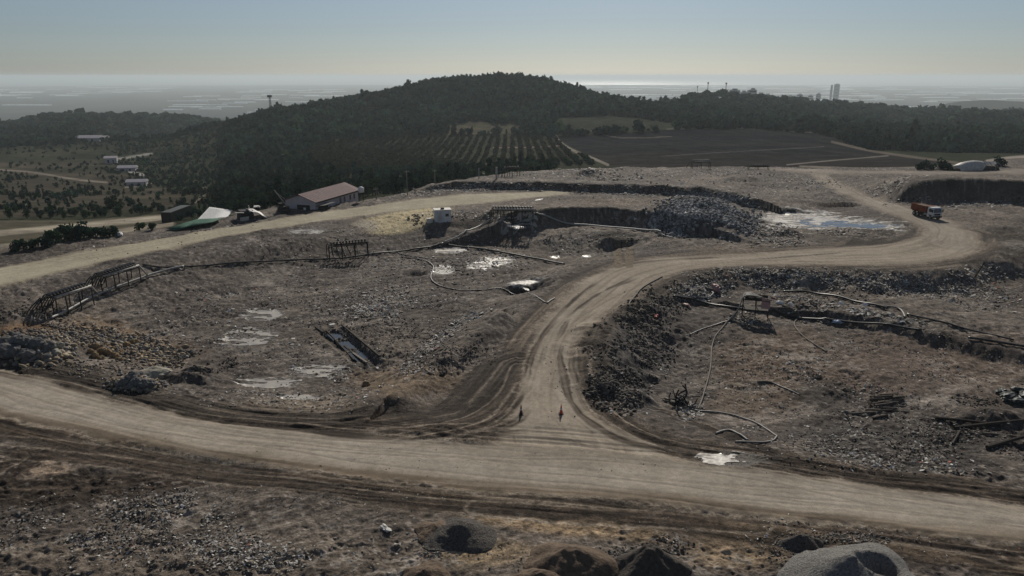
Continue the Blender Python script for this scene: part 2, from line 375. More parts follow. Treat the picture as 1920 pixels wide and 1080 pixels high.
lay(A, .6 * sst(980, 1030, qn + 25 * wv) * sst(900, 700, pn), (.11, .092, .074))
lay(A, .85 * ell(pn, qn, 1050, 985, 260, 30, .6, wv, 6), (.29, .215, .135))           # tan soil at the bottom
lay(A, .8 * ell(pn, qn, 900, 1035, 150, 45, .6, wv), (.25, .19, .12))
lay(A, .85 * ell(pn, qn, 1390, 1020, 160, 66, .6, wv), (.25, .19, .125))
lay(A, .6 * ell(pn, qn, 60, 870, 110, 34, .6, wv), (.21, .165, .13))
lay(A, .6 * ell(pn, qn, 300, 975, 300, 60, .7, wv), (.105, .088, .072))
lay(A, .8 * bk1, (.042, .036, .030)); lay(A, .8 * bk2, (.046, .042, .034)); lay(A, .8 * bk3, (.045, .04, .036)); lay(A, .6 * bk4, (.05, .046, .045))  # viewer-facing bank sides darkened: their shade put into the soil colour
for k in range(90):                                          # pale dried sludge and worn smears
    a = RNG.uniform(0, 1920); b = RNG.uniform(440, 800) if k % 3 else RNG.uniform(325, 470)
    s = (b - 250) / 300
    lay(A, RNG.uniform(.3, .75) * ell(pn, qn, a, b, RNG.uniform(14, 60) * s, RNG.uniform(3, 10) * s, .6, .8 * N2 + .5 * SK, RNG.uniform(-10, 14)), (.24, .215, .19))
lay(A, .5 * pitb, (.05, .045, .04)); lay(A, .5 * pit, (.05, .045, .042))
# mud shoulders, tracks
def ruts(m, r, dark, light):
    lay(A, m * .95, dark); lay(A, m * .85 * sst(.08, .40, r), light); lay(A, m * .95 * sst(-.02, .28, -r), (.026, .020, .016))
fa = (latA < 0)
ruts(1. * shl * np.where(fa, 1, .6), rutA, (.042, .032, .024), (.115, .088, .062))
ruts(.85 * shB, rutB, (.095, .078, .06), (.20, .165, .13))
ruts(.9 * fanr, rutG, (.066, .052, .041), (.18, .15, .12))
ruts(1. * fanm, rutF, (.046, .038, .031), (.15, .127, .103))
lay(A, .8 * ell(pn, qn, 75, 880, 85, 24, .5, .6 * wv, 6), (.24, .19, .145)); lay(A, .6 * ell(pn, qn, 10, 915, 60, 22, .5, .6 * wv), (.20, .16, .125))
for pts, wd in (([(140, 905), (60, 915), (230, 905), (380, 893)], 1.6), ([(0, 920), (90, 925), (200, 915), (310, 900), (420, 890)], 2.2), ([(-40, 890), (30, 865), (75, 850)], 1.5), ([(-40, 930), (20, 890), (70, 858)], 1.2),
                ([(1158, 452), (1162, 474), (1158, 494), (1130, 520)], .85), ([(1178, 453), (1181, 474), (1181, 494), (1165, 515)], .85), ([(1160, 493), (1230, 490), (1330, 488)], 1.1), ([(1140, 500), (1250, 489), (1300, 487)], 1.0),
                ([(1630, 430), (1600, 460), (1520, 478)], 2.2), ([(1690, 420), (1640, 455), (1560, 475)], 1.4), ([(1560, 440), (1700, 446), (1900, 440)], 2.0), ([(1100, 748), (1150, 800), (1260, 838), (1420, 858), (1600, 885)], 2.2),
                ([(1052, 690), (1060, 740), (1100, 800), (1160, 830)], .8), ([(1085, 790), (1150, 822), (1280, 850)], .9), ([(960, 800), (900, 792), (1000, 790), (1050, 795)], 1.3), ([(700, 800), (850, 806), (1000, 812)], 1.6),
                ([(560, 800), (720, 790), (860, 765)], 1.2), ([(1620, 990), (1760, 1010), (1850, 1040)], 1.8), ([(1390, 895), (1600, 905), (1790, 920), (1900, 945)], 1.5), ([(1240, 770), (1330, 805), (1450, 850)], 1.0), ([(1700, 480), (1760, 450), (1760, 420)], 1.2)):
    P = catmull([hit1(a, b)[:2] for a, b in pts], 6)
    D, S, L, _ = pline(X, Y, P, wd + 2)
    rr_ = fbm((D * S) * 2.2, L / 20, 2, 130 + len(pts))
    m = 1 - sst(wd * .55, wd, D + .45 * WRP)
    ruts(.95 * m, rr_, (.060, .046, .036), (.14, .115, .09))
for r, m, base, lite, dk in ((roadB, mB, (.275, .232, .180), (.335, .288, .228), (.155, .122, .090)),
                              (roadBB, mBB, (.26, .22, .175), (.31, .27, .22), (.12, .10, .08)), (roadC, mC, (.345, .305, .225), (.385, .345, .26), (.22, .185, .13)), (roadF, .8 * mF, (.24, .205, .17), (.29, .25, .2), (.15, .13, .1)), (roadA, mA, (.330, .287, .232), (.375, .330, .272), (.20, .165, .125))):
    lay(A, m, base)
    lay(A, .8 * m * sst(-.1, .5, (.35 if r is roadA else .8) * RUT + .5 * N1 + .25 * N2), lite)
    lay(A, (.75 if r is roadB else .28) * m * sst(.05 if r is roadB else .15, .5, -RUT + .2 * N2), dk)
    tl = TLA if r is roadA else TLB if r is roadB else TLC if r is roadC else TLD if r is roadBB else 0 * m
    lay(A, (.3 if r is roadA else .55) * m * tl, dk); lay(A, .35 * m * sst(.15, .6, N1 + .4 * N4), dk)
    ed = m * sst(-1.6, .4, r[0] - r[3] + 1.2 * WRP)
    lay(A, .6 * ed, dk)
for pts, wd, a_ in (([(1095, 650), (1092, 700), (1108, 745), (1140, 780), (1200, 815), (1300, 845), (1420, 866)], .75, 1), ([(1052, 690), (1072, 755), (1118, 798), (1180, 830), (1260, 852)], .6, .9), ([(1042, 640), (1075, 590), (1130, 548), (1200, 520)], .4, .8),
        ([(985, 720), (1000, 660), (1040, 600), (1090, 550), (1140, 518)], .5, .9), ([(1010, 700), (1025, 650), (1065, 595), (1120, 552), (1190, 518)], .35, .7), ([(1130, 508), (1200, 492), (1300, 485), (1400, 482)], .7, .9), ([(1400, 487), (1500, 480), (1600, 472)], .5, .8),
        ([(975, 690), (955, 735), (905, 775), (820, 802), (700, 812)], .9, 1), ([(985, 720), (950, 770), (880, 805), (760, 820)], .8, 1), ([(1000, 760), (960, 795), (860, 820)], .6, .9), ([(720, 806), (850, 802), (1000, 790)], .7, .9), ([(760, 822), (900, 815), (1030, 805)], .5, .8), ([(965, 740), (915, 790), (800, 818), (640, 818)], .5, .9),
        ([(1060, 640), (1050, 670), (1062, 720)], .5, .8), ([(1075, 655), (1072, 690), (1085, 730)], .4, .7), ([(1130, 812), (1240, 845), (1380, 868), (1560, 892)], .6, .8), ([(1000, 800), (1120, 842), (1260, 862)], .35, .6), ([(940, 812), (1060, 826), (1180, 848)], .35, .5),
        ([(-60, 826), (200, 850), (420, 880), (640, 915), (900, 948), (1100, 968)], 1.0, .9), ([(-60, 845), (220, 868), (460, 900), (700, 935), (900, 955), (1150, 975)], .8, .9), ([(140, 818), (300, 838), (480, 858), (620, 874)], .4, .8), ([(280, 836), (420, 856), (560, 868)], .3, .7), ([(900, 952), (1080, 965), (1250, 972), (1420, 982)], .9, .9),
        ([(1500, 990), (1640, 1000), (1780, 1020), (1900, 1050)], .8, .8), ([(-120, 684), (0, 700), (120, 724), (250, 759), (450, 793), (640, 813), (760, 818)], .7, .9)):
    P = catmull([hit1(a, b)[:2] for a, b in pts], 6); D, S, L, _ = pline(X, Y, P, wd + 2)
    m = (1 - sst(wd * .5, wd, D + .35 * WRP + .15 * N2)) * sst(0, 5, L) * sst(0, 5, float(np.hypot(*np.diff(P, axis=0).T).sum()) - L) * sst(-.75, -.1, vn(L / 5, 0 * L + wd * 7, 141)); gr_ = fbm(D * S * 3.2, L / 16, 2, 142)
    lay(A, a_ * .85 * m, (.075, .058, .045)); lay(A, a_ * .9 * m * sst(-.1, .25, -gr_), (.036, .028, .022)); lay(A, .5 * a_ * np.clip(1 - np.abs(D - wd * 1.15) / .22, 0, 1) * (D < 50), (.30, .26, .21))
# brown lower verge of the main road
ve = sst(-2.2, -.2, roadA[0] - roadA[3] + .5 * WRP) * mA * fa
lay(A, .75 * ve, (.21, .165, .115)); lay(A, .7 * ve * sst(.05, .4, -rutA), (.09, .065, .045))
lay(A, .6 * mA * ell(pn, qn, 1080, 850, 260, 34, .7, wv), (.225, .19, .15))
lay(A, .85 * ell(pn, qn, 1150, 441, 52, 11, .4, .5 * wv), (.04, .035, .03))
for ax, bx_ in ((1157, 1159), (1176, 1180)):
    P = catmull([hit1(a, b)[:2] for a, b in ((ax, 452), (bx_, 474), (bx_, 500))], 6); D, S, L, _ = pline(X, Y, P, 3)
    lay(A, .9 * (1 - sst(.5, .85, D + .2 * WRP)), (.135, .105, .072))
# wet hollows
lay(A, .8 * WET, (.055, .047, .04))
lay(A, .8 * TR, (.05, .045, .04))
rdm = np.clip(ROADM, 0, 1)
SPK = fbm(X / .45, Y / .40, 2, 106) + .5 * fbm(X / 5, Y / 5, 2, 107)
lay(A, .55 * (1 - rdm) * QQ * sst(.28, .55, SPK), (.26, .24, .215)); lay(A, .4 * (1 - rdm) * sst(.25, .5, -SPK), (.034, .030, .026))
A *= (1 + (.30 - .16 * rdm) * N3 + (.22 - .12 * rdm) * N2)[:, None]
A *= 1 + (np.array([-.03, -.06, -.09], np.float32)[None] * (1 - rdm)[:, None]) + np.array([.03, .04, .05], np.float32)[None] * rdm[:, None]
A *= (1 + .16 * sst(930, 990, qn) * (1 - rdm))[:, None]
A = np.clip(A, .012, .6)
Cn = A.reshape(n_near, NA, 3); pl = sst(.3, .8, PLAT[:n_near])[..., None]
C[:n_near] = C[:n_near] * (1 - pl) + Cn * pl
RGH[:n_near] = np.where(PLAT[:n_near] > .5, (1 - .45 * WET.reshape(n_near, NA)) * .93, RGH[:n_near])
# ---- far
RG = np.broadcast_to(RR[:, None], (NR, NA))
fl_ = slice(int(np.searchsorted(RR, 140)), NR)
FPX, FPY, FR = PX[fl_], PY[fl_], RG[fl_]
FM = 1 - PLAT[fl_]
fA = C[fl_]
fx, fy = GX[fl_], GY[fl_]
f1 = fbm(fx / 40, fy / 40, 4, 201); f2 = fbm(fx / 9, fy / 9, 3, 202)
POLY = dict(
 plough=[(1046, 256), (1062, 276), (1142, 312), (1300, 318), (1560, 318), (1790, 308), (1720, 297), (1640, 285), (1580, 267), (1545, 252), (1400, 241), (1255, 243), (1150, 251)],
 pale=[(1040, 220), (1160, 217), (1275, 234), (1262, 241), (1160, 247), (1045, 250)],
 scrub=[(835, 231), (900, 227), (985, 236), (978, 251), (838, 253)],
 orchard=[(600, 266), (850, 254), (1042, 258), (1132, 310), (980, 313), (900, 323), (760, 333), (640, 330), (560, 302)],
 valley=[(-300, 300), (90, 304), (180, 300), (265, 338), (388, 374), (382, 379), (330, 400), (-300, 415)],
 lane=[(-300, 415), (150, 413), (330, 400), (330, 440), (0, 478), (-300, 520)])
in_ = {k: inpoly(FPX + 3 * f2, FPY + 1.2 * f1, v) & (FM > .4) & (FR < 1000) for k, v in POLY.items()}
def layf(m, col): lay(fA, np.asarray(m, np.float32) * FM, col)
hill_ = (FR > 600) & (FR < 2700)
layf(.8 * hill_ * sst(-.2, .5, f1), (.060, .058, .04))
layf(in_['plough'] * 1., (.020, .021, .024)); layf(in_['plough'] * sst(-.15, .5, fbm(fx / 90, fy / 14, 4, 205)) * .8, (.034, .032, .030)); layf(in_['plough'] * sst(.1, .5, fbm((fx + .35 * fy) / 2.2, fy / 90, 3, 206)) * .5, (.045, .042, .038)); layf(in_['plough'] * sst(275, 312, FPY) * .55, (.042, .038, .034))
layf(in_['pale'] * 1., (.045, .050, .036)); layf(in_['scrub'] * 1., (.095, .082, .062)); layf(in_['scrub'] * sst(0, .4, f2), (.08, .08, .05))
layf(in_['orchard'] * 1., (.047, .049, .035)); layf(in_['orchard'] * sst(0, .5, f1) * .8, (.058, .057, .041))
layf(in_['valley'] * 1., (.056, .050, .040)); layf(in_['valley'] * sst(-.1, .4, f1) * .9, (.038, .040, .030)); layf(in_['valley'] * sst(.1, .5, fbm(fx / 70, fy / 30, 3, 207)) * .9, (.075, .066, .05))
layf(in_['lane'] * 1., (.085, .078, .06)); layf(in_['lane'] * sst(0, .4, f2) * .6, (.06, .062, .04))
def fline(pts, wd, col, a=1., rmax=1700, rmin=140):
    D, S, L, _ = pline(FPX.ravel(), FPY.ravel(), catmull(pts, 5), wd * 3 + 2)
    m = (1 - sst(wd * .6, wd * 1.15, D)).reshape(FPX.shape) * (FR < rmax) * (FR > rmin)
    layf(a * m, col); return m
RD1 = fline([(-300, 462), (0, 437), (160, 422), (320, 407)], 6, (.27, .24, .19)); RD2 = fline([(-300, 500), (0, 464), (110, 449), (180, 440), (320, 418)], 7, (.24, .21, .165))
fline([(-300, 480), (0, 452), (150, 436), (320, 413)], 3, (.09, .08, .06))
TRK = fline([(1036, 243), (1050, 266), (1075, 282), (1105, 294), (1140, 309)], 2.6, (.21, .19, .16)); fline([(925, 277), (1000, 276), (1050, 273)], 1.1, (.30, .22, .18), .7)
fline([(1475, 309), (1560, 301), (1665, 292)], 1.2, (.22, .20, .18), .7); fline([(1240, 293), (1350, 286), (1545, 275)], 1., (.10, .095, .09), .7); fline([(1560, 266), (1640, 284), (1740, 298), (1800, 306)], 2.5, (.14, .12, .10), .8)
fline([(1090, 240), (1160, 258), (1260, 256)], 1, (.16, .14, .12), .7); fline([(1250, 242), (1400, 240), (1540, 250)], 1.2, (.14, .13, .11), .7)
fline([(0, 318), (60, 323), (140, 336), (200, 342)], 2, (.17, .15, .125)); fline([(205, 300), (235, 296), (285, 288)], 2.4, (.26, .25, .22)); fline([(225, 316), (245, 322), (268, 328)], 3, (.26, .25, .23)); fline([(235, 351), (270, 348), (285, 344)], 1.5, (.2, .18, .15)); fline([(20, 387), (55, 384)], 1.6, (.24, .22, .2))
fline([(380, 345), (385, 362), (365, 378)], 4, (.15, .13, .1), .7); fline([(1500, 312), (1640, 316), (1760, 312), (1860, 303), (1960, 296)], 2, (.2, .18, .15), .8)
fline([(1850, 302), (1900, 295), (2000, 290)], 3, (.26, .23, .2))
fline([(640, 339), (720, 333), (750, 332), (930, 325)], 1.6, (.36, .34, .3), .9, 420); fline([(400, 405), (540, 385), (640, 372)], 4, (.12, .11, .1), .7, 330)
fline([(1560, 202), (1640, 201), (1700, 205)], 1., (.2, .18, .16), .6, 2500)
# coastal plain: patchwork of fields
pm = sst(2600, 4200, FR)
pc = vn(fx / 420 + 3 * vn(fx / 1500, fy / 1500, 9), fy / 900, 301); pc2 = vn(fx / 1300, fy / 500, 302)
pcol = .5 * np.stack([.085 + .035 * pc + .02 * pc2, .088 + .028 * pc + .02 * pc2, .062 + .02 * pc], -1)
fA[:] = fA * (1 - pm[..., None]) + np.clip(pcol, .03, .2) * pm[..., None]
fA[FR > 20000] = (.02, .03, .035)
fA *= (1 + .25 * f2 * (FR < 2500))[..., None]
RGH[fl_] = np.where(FR > 20000, .33, RGH[fl_])
# ------------------------------------------------------------------ ground objects, one sheet cut along what it is
CLS = np.zeros((NR, NA), np.int32)                       # 0 landfill ground
Rall = RG
CLS[PLAT < .45] = 3
CLS[Rall > 2700] = 4; CLS[Rall > 20000] = 5
rm = lambda m: (m.reshape(n_near, NA) > .5)
cn = CLS[:n_near]
cn[rm(np.maximum.reduce([mA, mB, mBB, mF])) & (PLAT[:n_near] > .45)] = 1
cn[rm(mC) & (PLAT[:n_near] > .45)] = 2
cf = CLS[fl_]
cf[in_['plough'] | in_['pale']] = 6
cf[in_['valley'] | (in_['lane'])] = 7
cf[((RD1 > .5) | (RD2 > .5)) & (FM > .5)] = 8
def mat_nodes(name):
    m = bpy.data.materials.new(name); m.use_nodes = True; nt = m.node_tree
    return m, nt, nt.nodes['Principled BSDF']
def ground_material(name, bump=1.0, spec=.09, v=.45, s1=1.6, s2=5.5):
    m, nt, b = mat_nodes(name); N = nt.nodes; Lk = nt.links
    at = N.new('ShaderNodeAttribute'); at.attribute_name = 'Col'
    ar = N.new('ShaderNodeAttribute'); ar.attribute_name = 'Rough'
    tc = N.new('ShaderNodeTexCoord')
    def noise(sc, det, ro=.6):
        n = N.new('ShaderNodeTexNoise'); n.inputs['Scale'].default_value = sc; n.inputs['Detail'].default_value = det; n.inputs['Roughness'].default_value = ro
        Lk.new(tc.outputs['Object'], n.inputs['Vector']); return n
    n1 = noise(s1, 7, .68); n2 = noise(s2, 6, .7)
    def mr(n, a, c):
        r = N.new('ShaderNodeMapRange'); r.inputs['From Min'].default_value = .32; r.inputs['From Max'].default_value = .64
        r.inputs['To Min'].default_value = a; r.inputs['To Max'].default_value = c; Lk.new(n.outputs['Fac'], r.inputs['Value']); return r
    r1 = mr(n1, 1 - v, 1 + v); r2 = mr(n2, 1 - v, 1 + v)
    mu = N.new('ShaderNodeMath'); mu.operation = 'MULTIPLY'; Lk.new(r1.outputs[0], mu.inputs[0]); Lk.new(r2.outputs[0], mu.inputs[1])
    mx = N.new('ShaderNodeVectorMath'); mx.operation = 'SCALE'; Lk.new(at.outputs['Color'], mx.inputs[0]); Lk.new(mu.outputs[0], mx.inputs['Scale'])
    Lk.new(mx.outputs[0], b.inputs['Base Color']); Lk.new(ar.outputs['Fac'], b.inputs['Roughness'])
    b.inputs['Specular IOR Level'].default_value = spec
    if bump:
        ad = N.new('ShaderNodeMath'); ad.operation = 'ADD'; Lk.new(n1.outputs['Fac'], ad.inputs[0]); Lk.new(n2.outputs['Fac'], ad.inputs[1])
        bp = N.new('ShaderNodeBump'); bp.inputs['Distance'].default_value = .12 * bump; bp.inputs['Strength'].default_value = .8
        Lk.new(ad.outputs[0], bp.inputs['Height']); Lk.new(bp.outputs[0], b.inputs['Normal'])
    return m
M = {}
M['ground'] = ground_material('landfill soil'); M['road'] = ground_material('packed dirt road', .3, .06, .14, 2.2, 9.); M['far'] = ground_material('far land', 0, 0., .25, .08, .3)
M['sea'] = ground_material('sea water', 0, .5, .1, .002, .01)
NRM = None
def grid_object(name, cls, mat):
    fc = CLS[:-1, :-1] == cls
    i, j = np.nonzero(fc)
    if not len(i): return None
    v = np.stack([i * NA + j, i * NA + j + 1, (i + 1) * NA + j + 1, (i + 1) * NA + j], -1)
    u, inv = np.unique(v, return_inverse=True); inv = inv.reshape(-1, 4)
    P = np.stack([GX.ravel()[u], GY.ravel()[u], ZG.ravel()[u]], -1).astype(np.float32)
    me = bpy.data.meshes.new(name)
    me.vertices.add(len(u)); me.vertices.foreach_set('co', P.ravel())
    me.loops.add(inv.size); me.loops.foreach_set('vertex_index', inv[:, ::-1].ravel().astype(np.int32))
    me.polygons.add(len(inv)); me.polygons.foreach_set('loop_start', np.arange(0, inv.size, 4, dtype=np.int32))
    me.polygons.foreach_set('use_smooth', np.ones(len(inv), bool))
    me.update(calc_edges=True)
    a = me.attributes.new('Col', 'FLOAT_COLOR', 'POINT'); a.data.foreach_set('color', np.hstack([C.reshape(-1, 3)[u], np.ones((len(u), 1), np.float32)]).ravel().astype(np.float32))
    a = me.attributes.new('Rough', 'FLOAT', 'POINT'); a.data.foreach_set('value', RGH.ravel()[u].astype(np.float32))
    me.materials.append(mat)
    o = bpy.data.objects.new(name, me); COL.objects.link(o); o['kind'] = 'structure'
    return o
for nm, c, mt, lb in (('ground', 0, 'ground', 'dark churned landfill ground strewn with scraps, cut by wheel tracks'), ('dirt_road', 1, 'road', 'pale packed dirt road curving through the landfill'),
                  ('haul_road', 2, 'road', 'yellowish haul road along the far side of the fill'), ('hillside', 3, 'far', 'dark hills and valley sides beyond the landfill'),
                  ('coastal_plain', 4, 'far', 'hazy flat coastal plain below the hills'), ('sea', 5, 'sea', 'pale sea glinting at the horizon'),
                  ('ploughed_field', 6, 'far', 'dark ploughed field on the slope behind the landfill'), ('valley_field', 7, 'far', 'rough fields in the valley beside the landfill'), ('valley_road', 8, 'far', 'pale road in the valley beside the landfill')):
    o = grid_object(nm, c, M[mt])
    if o: o['label'] = lb
# ------------------------------------------------------------------ camera, light, sky, air
cam = bpy.data.cameras.new('camera'); co = bpy.data.objects.new('camera', cam); COL.objects.link(co)
co.location = (0, 0, CZ); co.rotation_euler = (PI / 2 - PIT, 0, 0)
cam.sensor_width = 36; cam.lens = 36 * F / 1920; cam.clip_start = .5; cam.clip_end = 300000
SC.camera = co
SUN_EL = math.radians(29.5); SUN_AZ = math.radians(7.5)          # to the right of straight ahead
sd = bpy.data.lights.new('sun', 'SUN'); sd.energy = 4.0; sd.angle = math.radians(.5); sd.color = (1, .93, .82)
so = bpy.data.objects.new('sun', sd); COL.objects.link(so)
dv = Vector((math.sin(SUN_AZ) * math.cos(SUN_EL), math.cos(SUN_AZ) * math.cos(SUN_EL), math.sin(SUN_EL)))
so.rotation_euler = dv.to_track_quat('Z', 'Y').to_euler(); so.location = dv * 500
W = bpy.data.worlds.new('World'); SC.world = W; W.use_nodes = True
nt = W.node_tree; bg = nt.nodes['Background']
sky = nt.nodes.new('ShaderNodeTexSky'); sky.sky_type = 'NISHITA'; sky.sun_disc = False
sky.sun_elevation = SUN_EL; sky.sun_rotation = SUN_AZ
sky.altitude = 200; sky.air_density = 1.0; sky.dust_density = .3; sky.ozone_density = 4.8
hs = nt.nodes.new('ShaderNodeHueSaturation'); hs.inputs['Saturation'].default_value = .64; hs.inputs['Value'].default_value = 1
nt.links.new(sky.outputs[0], hs.inputs['Color']); tn = nt.nodes.new('ShaderNodeVectorMath'); tn.operation = 'MULTIPLY'; tn.inputs[1].default_value = (.945, .995, 1.05); nt.links.new(hs.outputs[0], tn.inputs[0]); nt.links.new(tn.outputs[0], bg.inputs[0]); bg.inputs[1].default_value = .045
hz = bpy.data.meshes.new('haze'); bm = bmesh.new(); bmesh.ops.create_cube(bm, size=1)
for v in bm.verts: v.co = Vector((v.co.x * 150000, v.co.y * 150000, -201.5 if v.co.z < 0 else 46))
bm.to_mesh(hz); bm.free()
ho = bpy.data.objects.new('haze', hz); COL.objects.link(ho); ho['kind'] = 'stuff'; ho['label'] = 'pale haze over the plain'
hm = bpy.data.materials.new('haze air'); hm.use_nodes = True; nt = hm.node_tree
nt.nodes.remove(nt.nodes['Principled BSDF'])
pv = nt.nodes.new('ShaderNodeVolumePrincipled'); pv.inputs['Density'].default_value = 9.5e-5; pv.inputs['Color'].default_value = (.71, .79, .83, 1); pv.inputs['Anisotropy'].default_value = .25
nt.links.new(pv.outputs[0], nt.nodes['Material Output'].inputs['Volume'])
hz.materials.append(hm)
vs = SC.view_settings; vs.view_transform = 'Standard'; vs.look = 'None'; vs.gamma = 1; vs.use_curve_mapping = False; vs.exposure = 0
SC.cycles.use_denoising = True; SC.cycles.volume_bounces = 1; SC.cycles.max_bounces = 6
try: SC.cycles.denoiser = 'OPENIMAGEDENOISE'; SC.cycles.denoising_input_passes = 'RGB_ALBEDO_NORMAL'; SC.cycles.denoising_prefilter = 'ACCURATE'
except Exception: pass
# ------------------------------------------------------------------ object helpers
def simple(name, col, rough=.7, metal=0., var=.25, scale=3., spec=.4, bump=0., trans=0.):
    m, nt, b = mat_nodes(name); N = nt.nodes; Lk = nt.links
    tc = N.new('ShaderNodeTexCoord'); n = N.new('ShaderNodeTexNoise'); n.inputs['Scale'].default_value = scale; n.inputs['Detail'].default_value = 5; n.inputs['Roughness'].default_value = .65
    Lk.new(tc.outputs['Object'], n.inputs['Vector'])
    r = N.new('ShaderNodeMapRange'); r.inputs['From Min'].default_value = .3; r.inputs['From Max'].default_value = .7; r.inputs['To Min'].default_value = 1 - var; r.inputs['To Max'].default_value = 1 + var
    Lk.new(n.outputs['Fac'], r.inputs['Value'])
    c = N.new('ShaderNodeVectorMath'); c.operation = 'SCALE'; c.inputs[0].default_value = col; Lk.new(r.outputs[0], c.inputs['Scale'])
    Lk.new(c.outputs[0], b.inputs['Base Color']); b.inputs['Roughness'].default_value = rough; b.inputs['Metallic'].default_value = metal; b.inputs['Specular IOR Level'].default_value = spec
    if bump:
        bp = N.new('ShaderNodeBump'); bp.inputs['Distance'].default_value = bump; Lk.new(n.outputs['Fac'], bp.inputs['Height']); Lk.new(bp.outputs[0], b.inputs['Normal'])
    if trans:
        t = N.new('ShaderNodeBsdfTranslucent'); Lk.new(c.outputs[0], t.inputs['Color']); mx = N.new('ShaderNodeMixShader'); mx.inputs[0].default_value = trans
        Lk.new(b.outputs[0], mx.inputs[1]); Lk.new(t.outputs[0], mx.inputs[2]); Lk.new(mx.outputs[0], N['Material Output'].inputs['Surface'])
    return m
def attr_mat(name, rough=.85, spec=.3, trans=0., var=.3, scale=2.5):
    m = simple(name, (1, 1, 1), rough, 0, var, scale, spec, 0, trans); nt = m.node_tree
    a = nt.nodes.new('ShaderNodeAttribute'); a.attribute_name = 'Col'
    sc = [n for n in nt.nodes if n.bl_idname == 'ShaderNodeVectorMath'][0]; nt.links.new(a.outputs['Color'], sc.inputs[0]); return m
M.update(steel=simple('weathered galvanised pipe', (.34, .325, .30), .55, .0, .35, 4, .35), black=simple('black plastic hose', (.022, .021, .021), .45, 0, .3, 5, .5), dark=simple('rusty dark steel', (.04, .033, .029), .8, 0, .4, 6, .1),
         greyhose=simple('dusty grey hose', (.20, .185, .165), .6, 0, .3, 3), palehose=simple('pale dusty hose', (.19, .168, .142), .8, 0, .35, 3, .15), white=simple('white painted sheet', (.62, .62, .60), .6, 0, .15, 1.5, .2), offwhite=simple('dirty white plastic', (.60, .58, .54), .55, 0, .25, 1.5, .4, 0, .25),
         orange=simple('dusty orange truck paint', (.20, .055, .024), .75, 0, .3, 2, .2), tyre=simple('tyre rubber', (.02, .02, .02), .8), glass=simple('dark window glass', (.02, .025, .03), .08, 0, .05, 1, .8), pink=simple('faded red metal sheet', (.40, .22, .20), .6, 0, .2, 3),
         wall=simple('pale rendered wall', (.44, .40, .42), .85, 0, .12, .6), roofred=simple('faded pink red roof sheet', (.165, .105, .105), .8, 0, .2, .8, .12), void=simple('dark interior', (.012, .012, .013), .9), green=simple('green tarpaulin', (.04, .105, .07), .8, 0, .45, .8, .1), container=simple('dark green container paint', (.022, .03, .028), .6, 0, .3, 1),
         conered=simple('red orange plastic', (.50, .07, .04), .5, 0, .1), wood=simple('weathered timber', (.15, .125, .10), .85, 0, .4, 5), woodd=simple('dark soaked timber', (.05, .042, .035), .8, 0, .4, 5, .1), concrete=simple('grey concrete', (.33, .32, .30), .9, 0, .2, 2),
         gravel=simple('dark grey gravel', (.135, .122, .11), .95, 0, .65, 9, .1, .3), gravelp=simple('pale grey aggregate', (.25, .24, .225), .95, 0, .55, 8, .1, .3), browngr=simple('brown soil heap', (.13, .095, .068), .95, 0, .4, 4, .2, .12), blackgr=simple('dark tarry gravel', (.075, .063, .053), .9, 0, .4, 5, .2, .12),
         rock=simple('grey boulder stone', (.125, .122, .118), .95, 0, .5, 2.2, .1, .12), rocko=simple('ochre boulder stone', (.22, .155, .09), .95, 0, .4, 2.2, .1, .1), rockp=simple('pale limestone boulder', (.30, .28, .23), .95, 0, .4, 1.8, .1, .1), bark=simple('bark', (.055, .045, .035), .9, 0, .3, 4),
         haz=simple('hazy concrete tower', (.30, .29, .29), .9, 0, .1, .05), sheetglass=simple('greenhouse film', (.62, .64, .64), .75, 0, .12, .02, .15), blue=simple('blue white plastic', (.40, .50, .62), .5, 0, .4, 3), brush=simple('dark scrap', (.03, .028, .027), .8, 0, .4, 6))  # haz: pale wall colour adds to the haze on the far towers
M['leaf'] = attr_mat('leaves', .9, .0, .18, .3, .12); M['litter'] = attr_mat('scraps of plastic and paper', .75, .12, .2, .2); M['stone'] = attr_mat('stones and clods', .92, .2, 0, .35)
def water_mat(name, col, rough):
    m, nt, b = mat_nodes(name); N = nt.nodes; Lk = nt.links
    tc = N.new('ShaderNodeTexCoord'); n = N.new('ShaderNodeTexNoise'); n.inputs['Scale'].default_value = .9; n.inputs['Detail'].default_value = 5; Lk.new(tc.outputs['Object'], n.inputs['Vector'])
    r = N.new('ShaderNodeMapRange'); r.inputs['From Min'].default_value = .35; r.inputs['From Max'].default_value = .65; r.inputs['To Min'].default_value = rough * .5; r.inputs['To Max'].default_value = rough * 1.5; Lk.new(n.outputs['Fac'], r.inputs['Value'])
    Lk.new(r.outputs[0], b.inputs['Roughness']); b.inputs['Base Color'].default_value = (*col, 1); b.inputs['IOR'].default_value = 1.4; b.inputs['Specular IOR Level'].default_value = .7 if rough < .2 else .35
    n2 = N.new('ShaderNodeTexNoise'); n2.inputs['Scale'].default_value = 5; n2.inputs['Detail'].default_value = 3; Lk.new(tc.outputs['Object'], n2.inputs['Vector'])
    bp = N.new('ShaderNodeBump'); bp.inputs['Distance'].default_value = .006; Lk.new(n2.outputs['Fac'], bp.inputs['Height']); Lk.new(bp.outputs[0], b.inputs['Normal']); return m
M['water'] = water_mat('standing leachate water', (.06, .065, .07), .06); M['sludge'] = water_mat('wet pale sludge', (.33, .305, .27), .5)
def tag(o, label=None, cat=None, group=None, kind=None):
    for k, v in (('label', label), ('category', cat), ('group', group), ('kind', kind)):
        if v: o[k] = v
    return o
def empty(name, loc, rz=0, label=None, cat=None, group=None):
    o = bpy.data.objects.new(name, None); COL.objects.link(o); o.location = loc; o.rotation_euler = (0, 0, rz); o.empty_display_size = .3
    return tag(o, label, cat, group)
